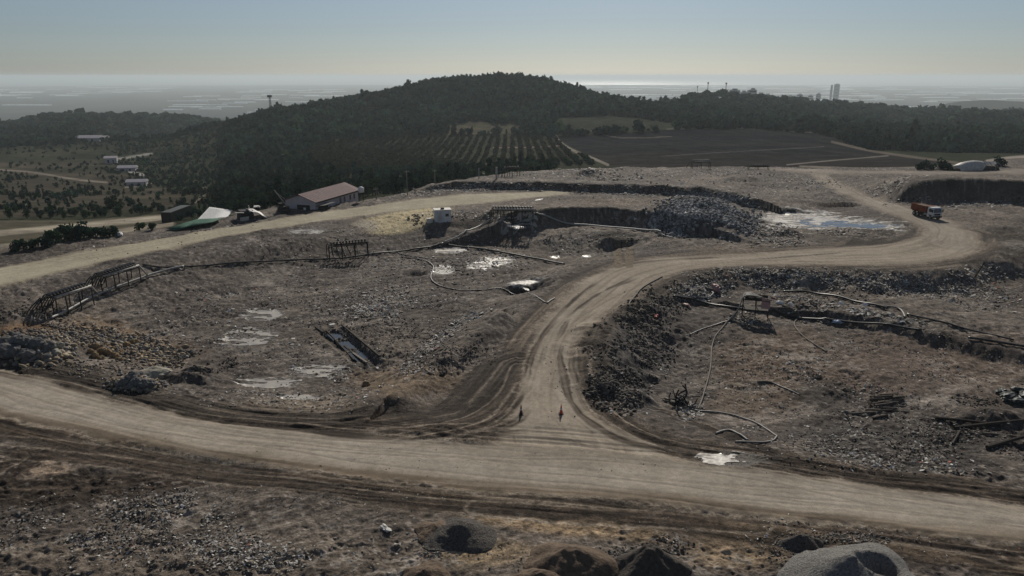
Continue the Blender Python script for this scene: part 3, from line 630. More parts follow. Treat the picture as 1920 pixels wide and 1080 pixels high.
class MB:
    def __init__(s): s.v = []; s.f = []; s.n = 0
    def add(s, V, Fc):
        V = np.asarray(V, float).reshape(-1, 3); s.v.append(V); s.f += [tuple(int(i) + s.n for i in f) for f in Fc]; s.n += len(V); return s
    def box(s, c, d, rz=0, ry=0, rx=0, taper=1.):
        V = np.array([[x, y, z] for z in (-.5, .5) for y in (-.5, .5) for x in (-.5, .5)]) * np.array(d)
        V[4:, :2] *= taper
        Rm = np.array(Matrix.Rotation(rz, 3, 'Z') @ Matrix.Rotation(ry, 3, 'Y') @ Matrix.Rotation(rx, 3, 'X'))
        return s.add(V @ Rm.T + np.array(c), [(0, 2, 3, 1), (4, 5, 7, 6), (0, 1, 5, 4), (2, 6, 7, 3), (0, 4, 6, 2), (1, 3, 7, 5)])
    def tube(s, P, r, k=8, cap=True):
        P = np.asarray(P, float); r = np.broadcast_to(np.asarray(r, float), (len(P),))
        T = np.gradient(P, axis=0); T /= np.linalg.norm(T, axis=1)[:, None] + 1e-9
        up = np.array([0, 0, 1.]) if abs(T[:, 2]).mean() < .8 else np.array([1., 0, 0])
        A_ = np.cross(T, up); A_ /= np.linalg.norm(A_, axis=1)[:, None] + 1e-9; B_ = np.cross(A_, T)
        a = np.linspace(0, 2 * PI, k, endpoint=False)
        V = P[:, None] + r[:, None, None] * (np.cos(a)[None, :, None] * A_[:, None] + np.sin(a)[None, :, None] * B_[:, None])
        Fc = [(i * k + j, (i + 1) * k + j, (i + 1) * k + (j + 1) % k, i * k + (j + 1) % k) for i in range(len(P) - 1) for j in range(k)]
        if cap: Fc += [tuple(range(k)), tuple(range((len(P) - 1) * k + k - 1, (len(P) - 1) * k - 1, -1))]
        return s.add(V, Fc)
    def bar(s, a, b, r, k=6): return s.tube([a, b], r, k)
    def prism(s, prof, x0, x1):               # profile in (y, z) swept along x
        n = len(prof); V = [(x0, y, z) for y, z in prof] + [(x1, y, z) for y, z in prof]
        return s.add(V, [(i, i + n, (i + 1) % n + n, (i + 1) % n) for i in range(n)] + [tuple(range(n)), tuple(range(2 * n - 1, n - 1, -1))])
    def chunk(s, c, r, seed, sq=(1, 1, 1), sub=1, rough=.28):
        V, Fc = ICO[sub]; rg = np.random.default_rng(seed)
        k = 1 + rough * fbm(V[:, 0] * 1.3 + seed * 3.7, V[:, 1] * 1.3 + V[:, 2] * 1.7, 3, seed % 97) + rg.uniform(-rough * .35, rough * .35, len(V))
        R_ = np.array(Matrix.Rotation(rg.uniform(0, 6.28), 3, 'Z'))
        W_ = (V * k[:, None] * np.array(sq) * r) @ R_.T
        return s.add(W_ + np.array(c), Fc)
    def build(s, name, mat, parent=None, smooth=False, cols=None):
        me = bpy.data.meshes.new(name); V = np.vstack(s.v) if s.v else np.zeros((0, 3))
        me.from_pydata(V.tolist(), [], s.f); me.materials.append(mat)
        if smooth: me.polygons.foreach_set('use_smooth', np.ones(len(me.polygons), bool))
        bm = bmesh.new(); bm.from_mesh(me); bmesh.ops.recalc_face_normals(bm, faces=bm.faces); bm.to_mesh(me); bm.free()
        o = bpy.data.objects.new(name, me); COL.objects.link(o)
        if parent: o.parent = parent
        return o
def ico(n):
    bm = bmesh.new(); bmesh.ops.create_icosphere(bm, subdivisions=n, radius=1)
    V = np.array([v.co[:] for v in bm.verts]); Fc = [tuple(v.index for v in f.verts) for f in bm.faces]; bm.free(); return V, Fc
ICO = {0: ico(1), 1: ico(2), 2: ico(3)}
def copy_tree(o, parent=None):
    c = o.copy(); COL.objects.link(c); c.parent = parent
    for ch in o.children: copy_tree(ch, c)
    return c
def big_mesh(name, V, Fq, mat, col=None, kind='stuff', label=None, smooth=False):
    """V (n,3), faces (m,k) all of one size, col per face or per vertex"""
    me = bpy.data.meshes.new(name); k = Fq.shape[1]
    me.vertices.add(len(V)); me.vertices.foreach_set('co', np.asarray(V, np.float32).ravel())
    me.loops.add(Fq.size); me.loops.foreach_set('vertex_index', Fq.ravel().astype(np.int32))
    me.polygons.add(len(Fq)); me.polygons.foreach_set('loop_start', np.arange(0, Fq.size, k, dtype=np.int32))
    if smooth: me.polygons.foreach_set('use_smooth', np.ones(len(Fq), bool))
    me.update(calc_edges=True)
    if col is not None:
        dom = 'FACE' if len(col) == len(Fq) else 'POINT'
        a = me.attributes.new('Col', 'FLOAT_COLOR', dom); a.data.foreach_set('color', np.hstack([col, np.ones((len(col), 1))]).astype(np.float32).ravel())
    me.materials.append(mat); o = bpy.data.objects.new(name, me); COL.objects.link(o)
    return tag(o, label, None, None, kind)
# ------------------------------------------------------------------ puddles
PLAB = {(1500, 410): 'large shallow pool of pale water below the rubble heap', (1545, 417): 'bluish sky-reflecting pool beside the rubble heap'}
def pool(c, rx, ry, zl, mat, cut=.86, seed=81, froth=0., follow=False):
    nx, ny = 70, 56; xs = np.linspace(-1.5, 1.5, nx) * rx; ys = np.linspace(-1.5, 1.5, ny) * ry
    x, y = np.meshgrid(xs, ys); x = x.ravel(); y = y.ravel(); X_, Y_ = x + c[0], y + c[1]; m_ = min(rx, ry)
    d = np.hypot(x / rx, y / ry) + .42 * fbm(X_ / (.7 * m_), Y_ / (.45 * m_), 4, 81, .65) + .22 * fbm(X_ / 1.1, Y_ / .6, 3, seed + 4)
    ok = d < cut
    if froth: ok &= fbm(X_ / 3.2, Y_ / .9, 4, seed + 9, .65) > froth
    g = gz(X_, Y_); z = g + .035 if follow else np.full(len(x), zl)
    if not follow: ok &= g < zl + .06
    i = np.arange((ny - 1) * (nx - 1)); i = (i // (nx - 1)) * nx + i % (nx - 1)
    q = np.stack([i, i + 1, i + nx + 1, i + nx], -1); q = q[ok[q].sum(1) >= 3]
    if not len(q): return
    u, inv = np.unique(q, return_inverse=True)
    o = MB().add(np.stack([X_, Y_, z], -1)[u], inv.reshape(-1, 4)).build('puddle', mat, None, True); return tag(o, None, None, None, 'structure')
for k, ((c, rx, ry), zl) in enumerate(zip(PUDZ, PUDL)):
    big = PUD[k][:2] in ((1545, 417), (1610, 418), (1500, 410), (1640, 424))
    if k == 1 or k == 2: pool(c, rx, ry, zl, M['water'], 1.1, 81, -.25)
    elif not big: pool(c, rx * 1.15, ry * 1.1, zl, M['sludge'], .95, 80 + k, -.08, True)
for px, py, rx, ry, fr in ((1505, 411, 11, 9, -.02), (1610, 418, 11, 6, .02), (1470, 424, 7, 7, .12), (1660, 424, 5, 4, .1), (1545, 405, 8, 5, .05)):
    pool(U(px, py), rx, ry, 0, M['sludge'], 1.0, int(px), fr, True)
P = np.array([hit1(a, b)[:2] for a, b in [(626, 626), (650, 645), (680, 668), (698, 682)]]); zt = float(np.median(gz(P[:, 0], P[:, 1]))) + .14
n_ = np.array([-(P[-1] - P[0])[1], (P[-1] - P[0])[0]]); n_ /= np.linalg.norm(n_)
V = [(*(p + n_ * 1.3), zt) for p in P] + [(*(p - n_ * 1.3), zt) for p in P]
tag(MB().add(V, [(i, i + 1, i + 5, i + 4) for i in range(3)]).build('puddle', M['water']), None, None, None, 'structure')
# ------------------------------------------------------------------ pipes and hoses laid on the ground
def run(name, pix, r, mat, label, cat, lift=0., k=8, group=None, sag=0, parent=None):
    P = hit([p[0] for p in pix], [p[1] for p in pix])[:, :2]; P = catmull(P, 14)
    z = gz(P[:, 0], P[:, 1])
    zs = np.convolve(np.pad(z, 4, mode='edge'), np.ones(9) / 9, 'valid')
    Q = np.stack([P[:, 0], P[:, 1], np.maximum(zs, z - .12) + r * .8 + lift], -1)
    o = MB().tube(Q, r, k).build(name, mat, parent, True)
    return tag(o, label, cat, group) if label else o
main = [(97, 600), (120, 590), (185, 556), (262, 527), (300, 514), (345, 503)]
run('gas_pipe', main, .17, M['steel'], 'pale steel pipe sloping past the two pipe racks on the left', 'pipe', .25)
run('gas_pipe', [(345, 503), (420, 497), (520, 492), (660, 484), (740, 474), (790, 466), (832, 457)], .15, M['black'], 'long black pipe running along the foot of the bank', 'pipe', .12)
run('gas_pipe', [(832, 457), (865, 442), (905, 422), (925, 413)], .15, M['steel'], 'shiny pipe climbing to the far pipe rack beside the dark pit', 'pipe', .15)
run('gas_pipe', [(990, 414), (1050, 420), (1120, 427), (1210, 436), (1240, 438)], .15, M['steel'], 'shiny pipe crossing in front of the dark bank', 'pipe', .3)
run('gas_pipe', [(838, 459), (900, 468), (960, 478), (1010, 488), (1058, 497)], .17, M['black'], 'black branch pipe reaching toward the junction road', 'pipe', .12)
run('gas_pipe', [(268, 498), (300, 502), (345, 505)], .14, M['black'], 'short black pipe beside the upper left pipe rack', 'pipe', .1)
run('gas_pipe', [(1262, 556), (1310, 566), (1370, 578), (1440, 588), (1540, 600), (1640, 611), (1728, 621)], .15, M['black'], 'black pipe passing under the hose rack on the right', 'pipe', .12)
run('gas_pipe', [(1468, 549), (1520, 551), (1570, 558), (1620, 570), (1665, 581)], .16, M['black'], 'black pipe lying along the crest of the right bank', 'pipe', .1)
run('gas_pipe', [(1815, 636), (1870, 644), (1930, 654)], .16, M['black'], 'black pipe end entering at the right edge of the brown slope', 'pipe', .1)
run('gas_pipe', [(1700, 590), (1790, 612), (1900, 640)], .12, M['black'], 'thin black pipe along the foot of the right bank', 'pipe', .06)
run('hose', [(752, 482), (790, 488), (812, 500), (808, 522), (825, 537), (860, 545), (905, 545), (960, 553), (1025, 569)], .085, M['black'], 'black hose looping across the left fill to the junction road', 'hose', .03, 6)
run('hose', [(1026, 569), (1033, 564), (1040, 560)], .08, M['steel'], 'pale pipe stub at the end of the looping hose', 'hose', .05, 6)
run('hose', [(745, 474), (775, 481), (803, 486)], .08, M['greyhose'], 'short grey hose leaving the long black pipe', 'hose', .03, 6)
run('hose', [(1176, 580), (1190, 558), (1208, 538), (1242, 519)], .085, M['palehose'], 'pale hose over the shoulder of the junction road', 'hose', .04, 6)
run('hose', [(1364, 602), (1345, 625), (1335, 650), (1332, 690), (1322, 730), (1310, 765), (1304, 772)], .085, M['palehose'], 'long pale hose hanging down slope from the hose rack', 'hose', .03, 6)
run('hose', [(1280, 752), (1292, 764), (1308, 772), (1350, 775), (1385, 783), (1425, 800), (1452, 816), (1455, 822), (1438, 830), (1378, 830)], .085, M['greyhose'], 'grey hose bent in a wide hairpin by the main road', 'hose', .03, 6)
run('hose', [(1342, 814), (1365, 809), (1385, 815), (1402, 827)], .10, M['greyhose'], 'short arched hose inside the hairpin hose', 'hose', .03, 6)
run('hose', [(1466, 573), (1488, 586), (1496, 596), (1489, 608), (1500, 625), (1525, 645), (1550, 661)], .085, M['palehose'], 'thin pale hose snaking away from the right of the hose rack', 'hose', .03, 6)
run('hose', [(1366, 602), (1330, 614), (1293, 628)], .08, M['black'], 'black hose trailing left from the hose rack foot', 'hose', .03, 6)
run('hose', [(1262, 553), (1290, 559), (1325, 559), (1342, 546)], .09, M['greyhose'], 'curled grey hose among white scraps behind the brown slope', 'hose', .05, 6)
run('hose', [(1222, 424), (1222, 433), (1240, 440), (1262, 447)], .09, M['steel'], 'pale hose curling down beside the rubble heap', 'hose', .1, 6)
run('hose', [(1645, 574), (1685, 580), (1697, 597)], .12, M['greyhose'], 'short bent grey hose at the right bank', 'hose', .06, 6)
run('hose', [(1420, 716), (1445, 718), (1470, 728), (1500, 742)], .08, M['black'], 'dark hose half buried in the brown slope', 'hose', .0, 6)
# ------------------------------------------------------------------ gas manifold racks
def rack(pA, pB, label, width=1.5, h=2.0, nv=12, nh=7, side=1, cross=None, legs=4, hoseend=0, pale=True):
    a = hit1(*pA); b = hit1(*pB); L = (b - a).xy.length; rz = math.atan2(b.y - a.y, b.x - a.x)
    mid = (a + b) / 2; z0 = min(a.z, b.z)
    rt = empty('pipe_rack', (mid.x, mid.y, z0), rz, label, 'pipe rack', 'pipe racks on the landfill')
    za = a.z - z0; zb = b.z - z0; zt = lambda x: h + za + (zb - za) * (x / L + .5)
    xs = np.linspace(-L / 2, L / 2, legs); w = width / 2
    fr = MB()
    for s in (-w, w): fr.bar((-L / 2, s, zt(-L / 2) - .1), (L / 2, s, zt(L / 2) - .1), .09)
    for x in np.linspace(-L / 2, L / 2, legs * 2 - 1): fr.bar((x, -w, zt(x) - .1), (x, w, zt(x) - .1), .045)
    fr.build('frame', M['dark'], rt)
    for x in xs:
        for s in (-w, w): MB().bar((x, s * 1.12, zt(x) - h - .5), (x, s, zt(x) - .1), .09).build('leg', M['dark'], rt)
    hx = -L / 2 + L * .12
    MB().tube([(hx, -side * w * .8, zt(hx) + .16), (L / 2 + .2, -side * w * .8, zt(L / 2) + .16)], .15).build('header_pipe', M['steel'] if pale else M['dark'], rt, True)
    for i in range(nv):
        x = -L / 2 + L * (.06 + .88 * i / (nv - 1)); z = zt(x)
        P = catmull([(x, -side * w * .8, z + .1), (x, -side * w * .72, z + .48), (x + .05, -side * w * .2, z + .62), (x, side * w * .6, z + .55), (x - .05, side * w * 1.05, z + .2)], 4)
        v = MB().tube(P, .095, 6).box((x, -side * w * .5, z + .6), (.26, .26, .28)).build('valve', M['black'], rt)
    for i in range(nh):
        t = i / max(nh - 1, 1)
        x = -L / 2 + L * .5 * t; z = zt(x); gx = x - (1.5 - .9 * t) + hoseend; gy = side * (w + .7 + .6 * t)
        wx = mid.x + math.cos(rz) * gx - math.sin(rz) * gy; wy = mid.y + math.sin(rz) * gx + math.cos(rz) * gy
        gzz = float(gz(wx, wy)) - z0
        P = catmull([(x, side * w * 1.0, z + .25), (x - .35, side * w * 1.25, z - .1), ((x + gx) / 2 - .25, (side * w * 1.2 + gy) / 2, (z + gzz) / 2), (gx, gy, gzz - .05)], 5)
        MB().tube(P, .09, 6).build('hose', M['black'], rt, True)
    if cross:
        c = hit1(*cross); lx = c - Vector((mid.x, mid.y, 0)); cl_ = (math.cos(rz) * lx.x + math.sin(rz) * lx.y, -math.sin(rz) * lx.x + math.cos(rz) * lx.y, c.z - z0 + .4)
        MB().tube([(L / 2 + .15, -side * w * .8, zt(L / 2) + .16), cl_], .12).build('downpipe', M['steel'], rt, True)
    return rt
rack((92, 592), (166, 566), 'lower left pipe rack with hoses fanning to the ground', 1.7, 2.3, 12, 8, 1, (185, 556))
rack((184, 548), (256, 524), 'upper left pipe rack between haul road and pale pipe', 1.7, 2.2, 13, 8, 1, (278, 521))
rack((618, 487), (690, 480), 'dark pipe rack standing over the long black pipe', 1.4, 2.6, 12, 5, 1, None, 4, 1.2, False)
rack((922, 412), (1002, 413), 'pipe rack in front of the dark bank by the white cabin', 1.6, 2.2, 14, 5, 1, None, 5, .8)
rack((1297, 316), (1330, 315), 'small pipe rack on the far rim of the landfill', 1.5, 2.2, 9, 2, 1, None, 3)
rack((944, 332), (972, 330), 'dark pipe rack at the far rim beside two posts', 1.6, 2.4, 6, 4, 1, None, 3, .5, False)
rack((1402, 317), (1440, 317), 'low pipe rack on the far rim near the field', 1.2, .9, 8, 3, 1, None, 3, .2, False)
# the hose rack on the right: table on legs, bundle of hoses down its left side, reddish panel
a = hit1(1390, 592); b = hit1(1440, 598); mid = (a + b) / 2; rz = math.atan2(b.y - a.y, b.x - a.x)
rt = empty('hose_rack', (mid.x, mid.y, mid.z), rz, 'hose rack with a bundle of grey hoses and a red panel', 'pipe rack')
fr = MB(); Lr, Wr, Hr = 3.4, 1.8, 2.7
for s in (-.9, .9): fr.bar((-1.7, s, Hr), (1.7, s, Hr), .06).bar((-1.7, s, 1.3), (1.7, s, 1.3), .05)
for x in (-1.7, -.6, .6, 1.7): fr.bar((x, -.9, Hr), (x, .9, Hr), .05).bar((x, -.9, 1.3), (x, .9, 1.3), .05)
fr.box((.1, 0, Hr + .1), (3.2, 1.7, .12)); fr.build('frame', M['dark'], rt)
for x in (-1.7, 0, 1.7):
    for s in (-.9, .9): MB().bar((x, s, -.5), (x, s, Hr), .065).build('leg', M['dark'], rt)
MB().box((1.25, -.93, 2.35), (1.15, .1, 1.35), 0, 0, -.25).build('panel', M['pink'], rt)
MB().box((.1, -.2, 1.36), (3.3, 1.7, .08)).build('shelf', M['woodd'], rt)
MB().tube([(-1.6, 0, Hr + .42), (1.5, 0, Hr + .42)], .2).build('header_pipe', M['dark'], rt, True)
ft = hit1(1366, 602); lx = ft - mid; fl_x = math.cos(rz) * lx.x + math.sin(rz) * lx.y; fl_y = -math.sin(rz) * lx.x + math.cos(rz) * lx.y
for i in range(8):
    y = -.75 + .2 * i
    P = catmull([(.9 - .15 * i, y, Hr + .45), (-.9, y, Hr + .62), (-1.75, y, Hr + .25), (-2.3 + .02 * i, y * .8 + fl_y * .4, 1.5), (fl_x + .09 * i, fl_y + .13 * i, .06)], 6)
    MB().tube(P, .085, 6).build('hose', M['greyhose'], rt, True)
# ------------------------------------------------------------------ tipper truck
ra = hit1(1716, 404); rb = hit1(1756, 410); hd = math.radians(-81)
tr = empty('dump_truck', ((ra.x + rb.x) / 2, (ra.y + rb.y) / 2, (ra.z + rb.z) / 2), hd, 'orange dump truck with a white cab on the bend of the dirt road', 'truck')
bx = MB()
bx.add([(-4.1, -1.2, 1.35), (1.15, -1.2, 1.35), (1.15, 1.2, 1.35), (-4.1, 1.2, 1.35), (-4.3, -1.28, 2.95), (1.3, -1.28, 2.95), (1.3, 1.28, 2.95), (-4.3, 1.28, 2.95),
        (-4.2, -1.16, 2.95), (1.2, -1.16, 2.95), (1.2, 1.16, 2.95), (-4.2, 1.16, 2.95), (-4.0, -1.1, 1.6), (1.1, -1.1, 1.6), (1.1, 1.1, 1.6), (-4.0, 1.1, 1.6)],
       [(0, 3, 2, 1), (0, 1, 5, 4), (1, 2, 6, 5), (2, 3, 7, 6), (3, 0, 4, 7), (4, 5, 9, 8), (5, 6, 10, 9), (6, 7, 11, 10), (7, 4, 8, 11), (8, 9, 13, 12), (9, 10, 14, 13), (10, 11, 15, 14), (11, 8, 12, 15), (12, 13, 14, 15)])
for x in (-3.4, -2.3, -1.2, -.1, .9):
    for s in (-1, 1): bx.box((x, s * 1.27, 2.15), (.12, .1, 1.6))
bx.box((1.45, 0, 3.02), (.7, 2.5, .08)); bed = bx.build('bed', M['orange'], tr)
MB().box((-4.27, 0, 2.2), (.08, 2.4, 1.6), 0, .12).build('tailgate', M['orange'], tr)
MB().box((-1.0, 0, 2.72), (4.4, 2.0, .25), 0, .02).build('load', M['browngr'], tr)
MB().box((-.7, -.45, 1.08), (7.8, .18, .32)).box((-.7, .45, 1.08), (7.8, .18, .32)).box((-.7, 0, .95), (7.4, .7, .12)).build('chassis', M['dark'], tr)
cb = MB(); pr = [(1.75, .75), (3.75, .75), (3.82, 1.7), (3.6, 2.75), (3.3, 2.95), (1.75, 2.95)]
cb.add([(x, -1.2, z) for x, z in pr] + [(x, 1.2, z) for x, z in pr], [tuple(range(6)), tuple(range(11, 5, -1))] + [(i, i + 6, (i + 1) % 6 + 6, (i + 1) % 6) for i in range(6)])
cab = cb.build('cab', M['white'], tr)
MB().add([(3.826, -1.08, 1.75), (3.826, 1.08, 1.75), (3.632, 1.02, 2.66), (3.632, -1.02, 2.66)], [(0, 1, 2, 3)]).build('windscreen', M['glass'], cab)
for s in (-1, 1):
    d = MB().box((2.75, s * 1.205, 1.75), (1.35, .03, 1.9)).build('door', M['white'], cab); MB().box((2.8, s * 1.225, 2.2), (1.05, .02, .75)).build('window', M['glass'], d)
    MB().box((3.80, s * .92, 1.0), (.1, .35, .22)).build('headlight', M['sheetglass'], cab)
    MB().box((3.75, s * 1.4, 2.2), (.12, .28, .7)).build('mirror', M['dark'], cab)
    MB().tube([(1.62, s * 1.0, 1.0), (1.62, s * 1.0, 1.02), (.6, s * 1.0, 1.02)], .28, 10).build('fuel_tank', M['steel'], tr)
MB().box((3.86, 0, .72), (.18, 2.4, .42)).build('bumper', M['dark'], tr); MB().box((3.85, 0, 1.32), (.05, 1.6, .45)).build('grille', M['dark'], cab)
for x in (2.95, -1.55, -2.95):
    for s in (-1, 1):
        y0, y1 = s * .78, s * 1.24
        wl = MB().tube([(x, y0, .52), (x, y1, .52)], .53, 18).build('wheel', M['tyre'], tr); MB().tube([(x, y1 + s * .005, .52), (x, y1 + s * .03, .52)], .27, 12).build('rim', M['steel'], wl)
for x in (2.95,):
    for s in (-1, 1): MB().box((x, s * 1.1, 1.12), (1.3, .35, .1)).build('mudguard', M['dark'], tr)
tr.scale = (.88, .88, .88)
# ------------------------------------------------------------------ site buildings on the left rim
def frame_of(pA, pB):
    a, b = hit1(*pA), hit1(*pB); return a, b, math.atan2(b.y - a.y, b.x - a.x), (b - a).xy.length
a, b, rz, L = frame_of((592, 393), (672, 378))
wd, hh = 8.0, 3.3; za = min(a.z, b.z) - .2
wh = empty('workshop', (a.x, a.y, za), rz, 'long pale workshop with a faded red roof beyond the haul road', 'building')
w_ = MB(); pf = [(0, -1), (wd, -1), (wd, hh), (wd * .5, hh + 1.35), (0, hh)]; w_.prism(pf, 0, L); w_.build('wall', M['wall'], wh)
rf = MB()
for s, y0, y1, z0_, z1_ in ((0, -.6, wd * .5, hh - .15, hh + 1.5), (1, wd + .6, wd * .5, hh - .15, hh + 1.5)):
    rf.add([(-.7, y0, z0_), (L + .7, y0, z0_), (L + .7, y1, z1_), (-.7, y1, z1_), (-.7, y0, z0_ + .14), (L + .7, y0, z0_ + .14), (L + .7, y1, z1_ + .14), (-.7, y1, z1_ + .14)], [(0, 3, 2, 1), (4, 5, 6, 7), (0, 1, 5, 4), (1, 2, 6, 5), (2, 3, 7, 6), (3, 0, 4, 7)])
for i in range(int(L / 1.0)): rf.box((i * 1.0 + .3, wd * .25 - .28, hh + .83), (.05, 4.55, .05), 0, 0, math.atan2(1.65, wd * .5 + .6))
rf.build('roof', M['roofred'], wh)
MB().box((L * .5, -.65, hh - .2), (L + 1.2, .1, .3)).build('gutter', M['dark'], wh)
MB().box((-.02, 3.2, 1.2), (.06, 3.4, 2.4)).build('doorway', M['void'], wh); MB().box((-.06, 2.9, 1.1), (.05, .6, 1.4)).build('door', M['white'], wh)
MB().box((2.6, -1.2, hh - .9), (5.2, 2.6, .1), 0, 0, -.12).build('canopy', M['container'], wh)
MB().box((3.2, -.03, 1.1), (4.2, .06, 2.2)).build('doorway', M['void'], wh)
for x in (.2, 5.0): MB().bar((x, -2.4, -.6), (x, -2.4, hh - 1.1), .07).build('canopy_post', M['dark'], wh)
for x in (L * .56, L * .66, L * .8, L * .9): MB().box((x, -.02, 1.9), (.7, .06, 1.3)).build('window', M['glass'], wh)
c = hit1(678, 377)
wt = empty('water_tank', c, 0, 'small white water tank on a stand at the workshop corner', 'tank')
MB().tube([(0, 0, 2.2), (0, 0, 3.3), (0, 0, 3.6)], [.75, .75, .2], 14).build('tank_body', M['white'], wt, True)
for x, y in ((-.5, -.5), (.5, -.5), (.5, .5), (-.5, .5)): MB().bar((x, y, -.5), (x, y, 2.25), .06).build('leg', M['dark'], wt)
def shed(pA, pB, depth, h0, h1, label, roofm, wallm, name='shed'):
    a, b, rz, L = frame_of(pA, pB); rt = empty(name, (a.x, a.y, min(a.z, b.z) - .1), rz, label, 'shed')
    MB().add([(0, 0, -1), (L, 0, -1), (L, depth, -1), (0, depth, -1), (0, 0, h0), (L, 0, h0), (L, depth, h1), (0, depth, h1)], [(0, 3, 2, 1), (4, 5, 6, 7), (0, 1, 5, 4), (1, 2, 6, 5), (2, 3, 7, 6), (3, 0, 4, 7)]).build('wall', wallm, rt)
    r = MB().add([(-.5, -.6, h0 + .02), (L + .5, -.6, h0 + .02), (L + .5, depth + .5, h1 + .1), (-.5, depth + .5, h1 + .1), (-.5, -.6, h0 + .12), (L + .5, -.6, h0 + .12), (L + .5, depth + .5, h1 + .2), (-.5, depth + .5, h1 + .2)], [(0, 3, 2, 1), (4, 5, 6, 7), (0, 1, 5, 4), (1, 2, 6, 5), (2, 3, 7, 6), (3, 0, 4, 7)])
    sl = math.atan2(h1 - h0, depth)
    for i in range(int(L / .9)): r.box((i * .9 + .2, depth / 2, (h0 + h1) / 2 + .19), (.06, depth + .8, .05), 0, 0, sl)
    r.build('roof', roofm, rt); MB().box((L * .5, -.03, h0 * .42), (L * .5, .06, h0 * .8)).build('doorway', M['void'], rt)
    return rt
shed((388, 414), (432, 404), 4.5, 1.3, 2.3, 'low dark shed under a white sloping roof sheet', M['white'], M['void'])
a, b, rz, L = frame_of((452, 414), (482, 410)); ts = empty('tarp_shelter', (a.x, a.y, a.z - .1), rz, 'collapsed shelter with white tarpaulin and open dark mouth', 'shelter')
MB().box((L * .45, 2.0, .8), (L * .9, 3.4, 2.4), 0, 0, 0, .85).build('back_wall', M['void'], ts)
tp = MB(); nx, ny = 9, 7; V = [(L * .55 + i * L * .13, -.5 + j * .75, 2.35 - .028 * i * i + .12 * math.sin(i * 1.7 + j) - .16 * abs(j - 3)) for j in range(ny) for i in range(nx)]
tp.add(V, [(j * nx + i, j * nx + i + 1, (j + 1) * nx + i + 1, (j + 1) * nx + i) for j in range(ny - 1) for i in range(nx - 1)]); tpo = tp.build('tarpaulin', M['offwhite'], ts, True)
sm = tpo.modifiers.new('thickness', 'SOLIDIFY'); sm.thickness = .05
MB().box((-.2, -.15, 1.9), (L * .55, .5, .12), .05, .12).box((L * .2, -.4, .5), (L * .55, .12, .9), .1, 0, .35).build('panel', M['offwhite'], ts)
c = hit1(478, 395); t = empty('roof_sheet', (c.x, c.y, c.z), .4, 'small white roof sheet lying behind the tarpaulin shelter', 'sheet')
MB().box((0, 0, 1.2), (3.4, 1.6, .08), 0, .06, .2).build('sheet', M['white'], t); MB().box((0, 0, .4), (2.6, 1.2, 1.5)).build('support', M['void'], t)
a, b, rz, L = frame_of((322, 417), (360, 410)); ct = empty('container', (a.x, a.y, a.z - .1), rz, 'dark green container standing behind the green tarpaulin', 'container')
cm = MB().box((L / 2, 1.25, 1.3), (L, 2.5, 2.6))
for i in range(int(L / .4)): cm.box((.2 + i * .4, -.02, 1.3), (.16, .06, 2.3))
cm.build('body', M['container'], ct); MB().box((-.03, 1.25, 1.3), (.05, 2.2, 2.3)).build('door', M['dark'], ct)
g = np.array([hit1(*p) for p in [(312, 432), (330, 434), (360, 431), (400, 424), (418, 416), (402, 411), (372, 414), (345, 422)]]); g[:, 2] += .35
g[2:5, 2] += .5; cen = g.mean(0); cen[2] += .35
V = [cen]; 
for k in (.5, 1.0):
    for p in g: V.append(cen + (p - cen) * k + np.array([0, 0, .15 * math.sin(k * 9 + p[0])]))
gt = MB().add(V, [(0, i + 1, (i + 1) % 8 + 1) for i in range(8)] + [(i + 1, i + 9, (i + 1) % 8 + 9, (i + 1) % 8 + 1) for i in range(8)]).build('tarpaulin', M['green'], None, True)
gt.modifiers.new('thickness', 'SOLIDIFY').thickness = .06; tag(gt, 'sagging green tarpaulin stretched beside the haul road', 'tarpaulin')
a, b, rz, L = frame_of((816, 417), (851, 416)); wc = empty('cabin', (a.x, a.y, a.z - .15), rz, 'white box cabin standing beside the yellow spoil', 'cabin')
Lc = 3.4
MB().box((Lc / 2, 1.2, 1.3), (Lc, 2.4, 2.6)).build('wall', M['white'], wc); MB().box((Lc / 2, 1.2, 2.68), (Lc + .25, 2.65, .14)).build('roof', M['offwhite'], wc)
MB().box((Lc * .3, -.03, 1.05), (.8, .05, 2.0)).build('door', M['offwhite'], wc); MB().box((Lc * .75, -.03, 1.6), (.7, .05, .6)).build('window', M['glass'], wc); MB().box((Lc * .5, .8, 2.9), (.7, .5, .3)).build('vent', M['dark'], wc)
MB().box((-1.1, .5, .5), (1.2, .9, 1.0)).build('step_box', M['offwhite'], wc)
c = hit1(532, 398); ex = empty('drill_rig', (c.x, c.y, c.z), .5, 'small dark machine with a pale slanting boom near the workshop', 'machine')
MB().box((0, 0, .9), (2.4, 1.5, .9)).box((-.5, 0, 1.7), (.9, 1.1, .9)).build('body', M['dark'], ex)
for s in (-.75, .75): MB().tube([(-1.2, s, .3), (-1.2, s, .32), (1.2, s, .32)], .36, 8).build('track', M['tyre'], ex)
MB().bar((.9, 0, 1.2), (-1.6, 0, 5.2), .13).bar((.5, 0, 3), (-.9, 0, 4.3), .07).build('boom', M['steel'], ex)
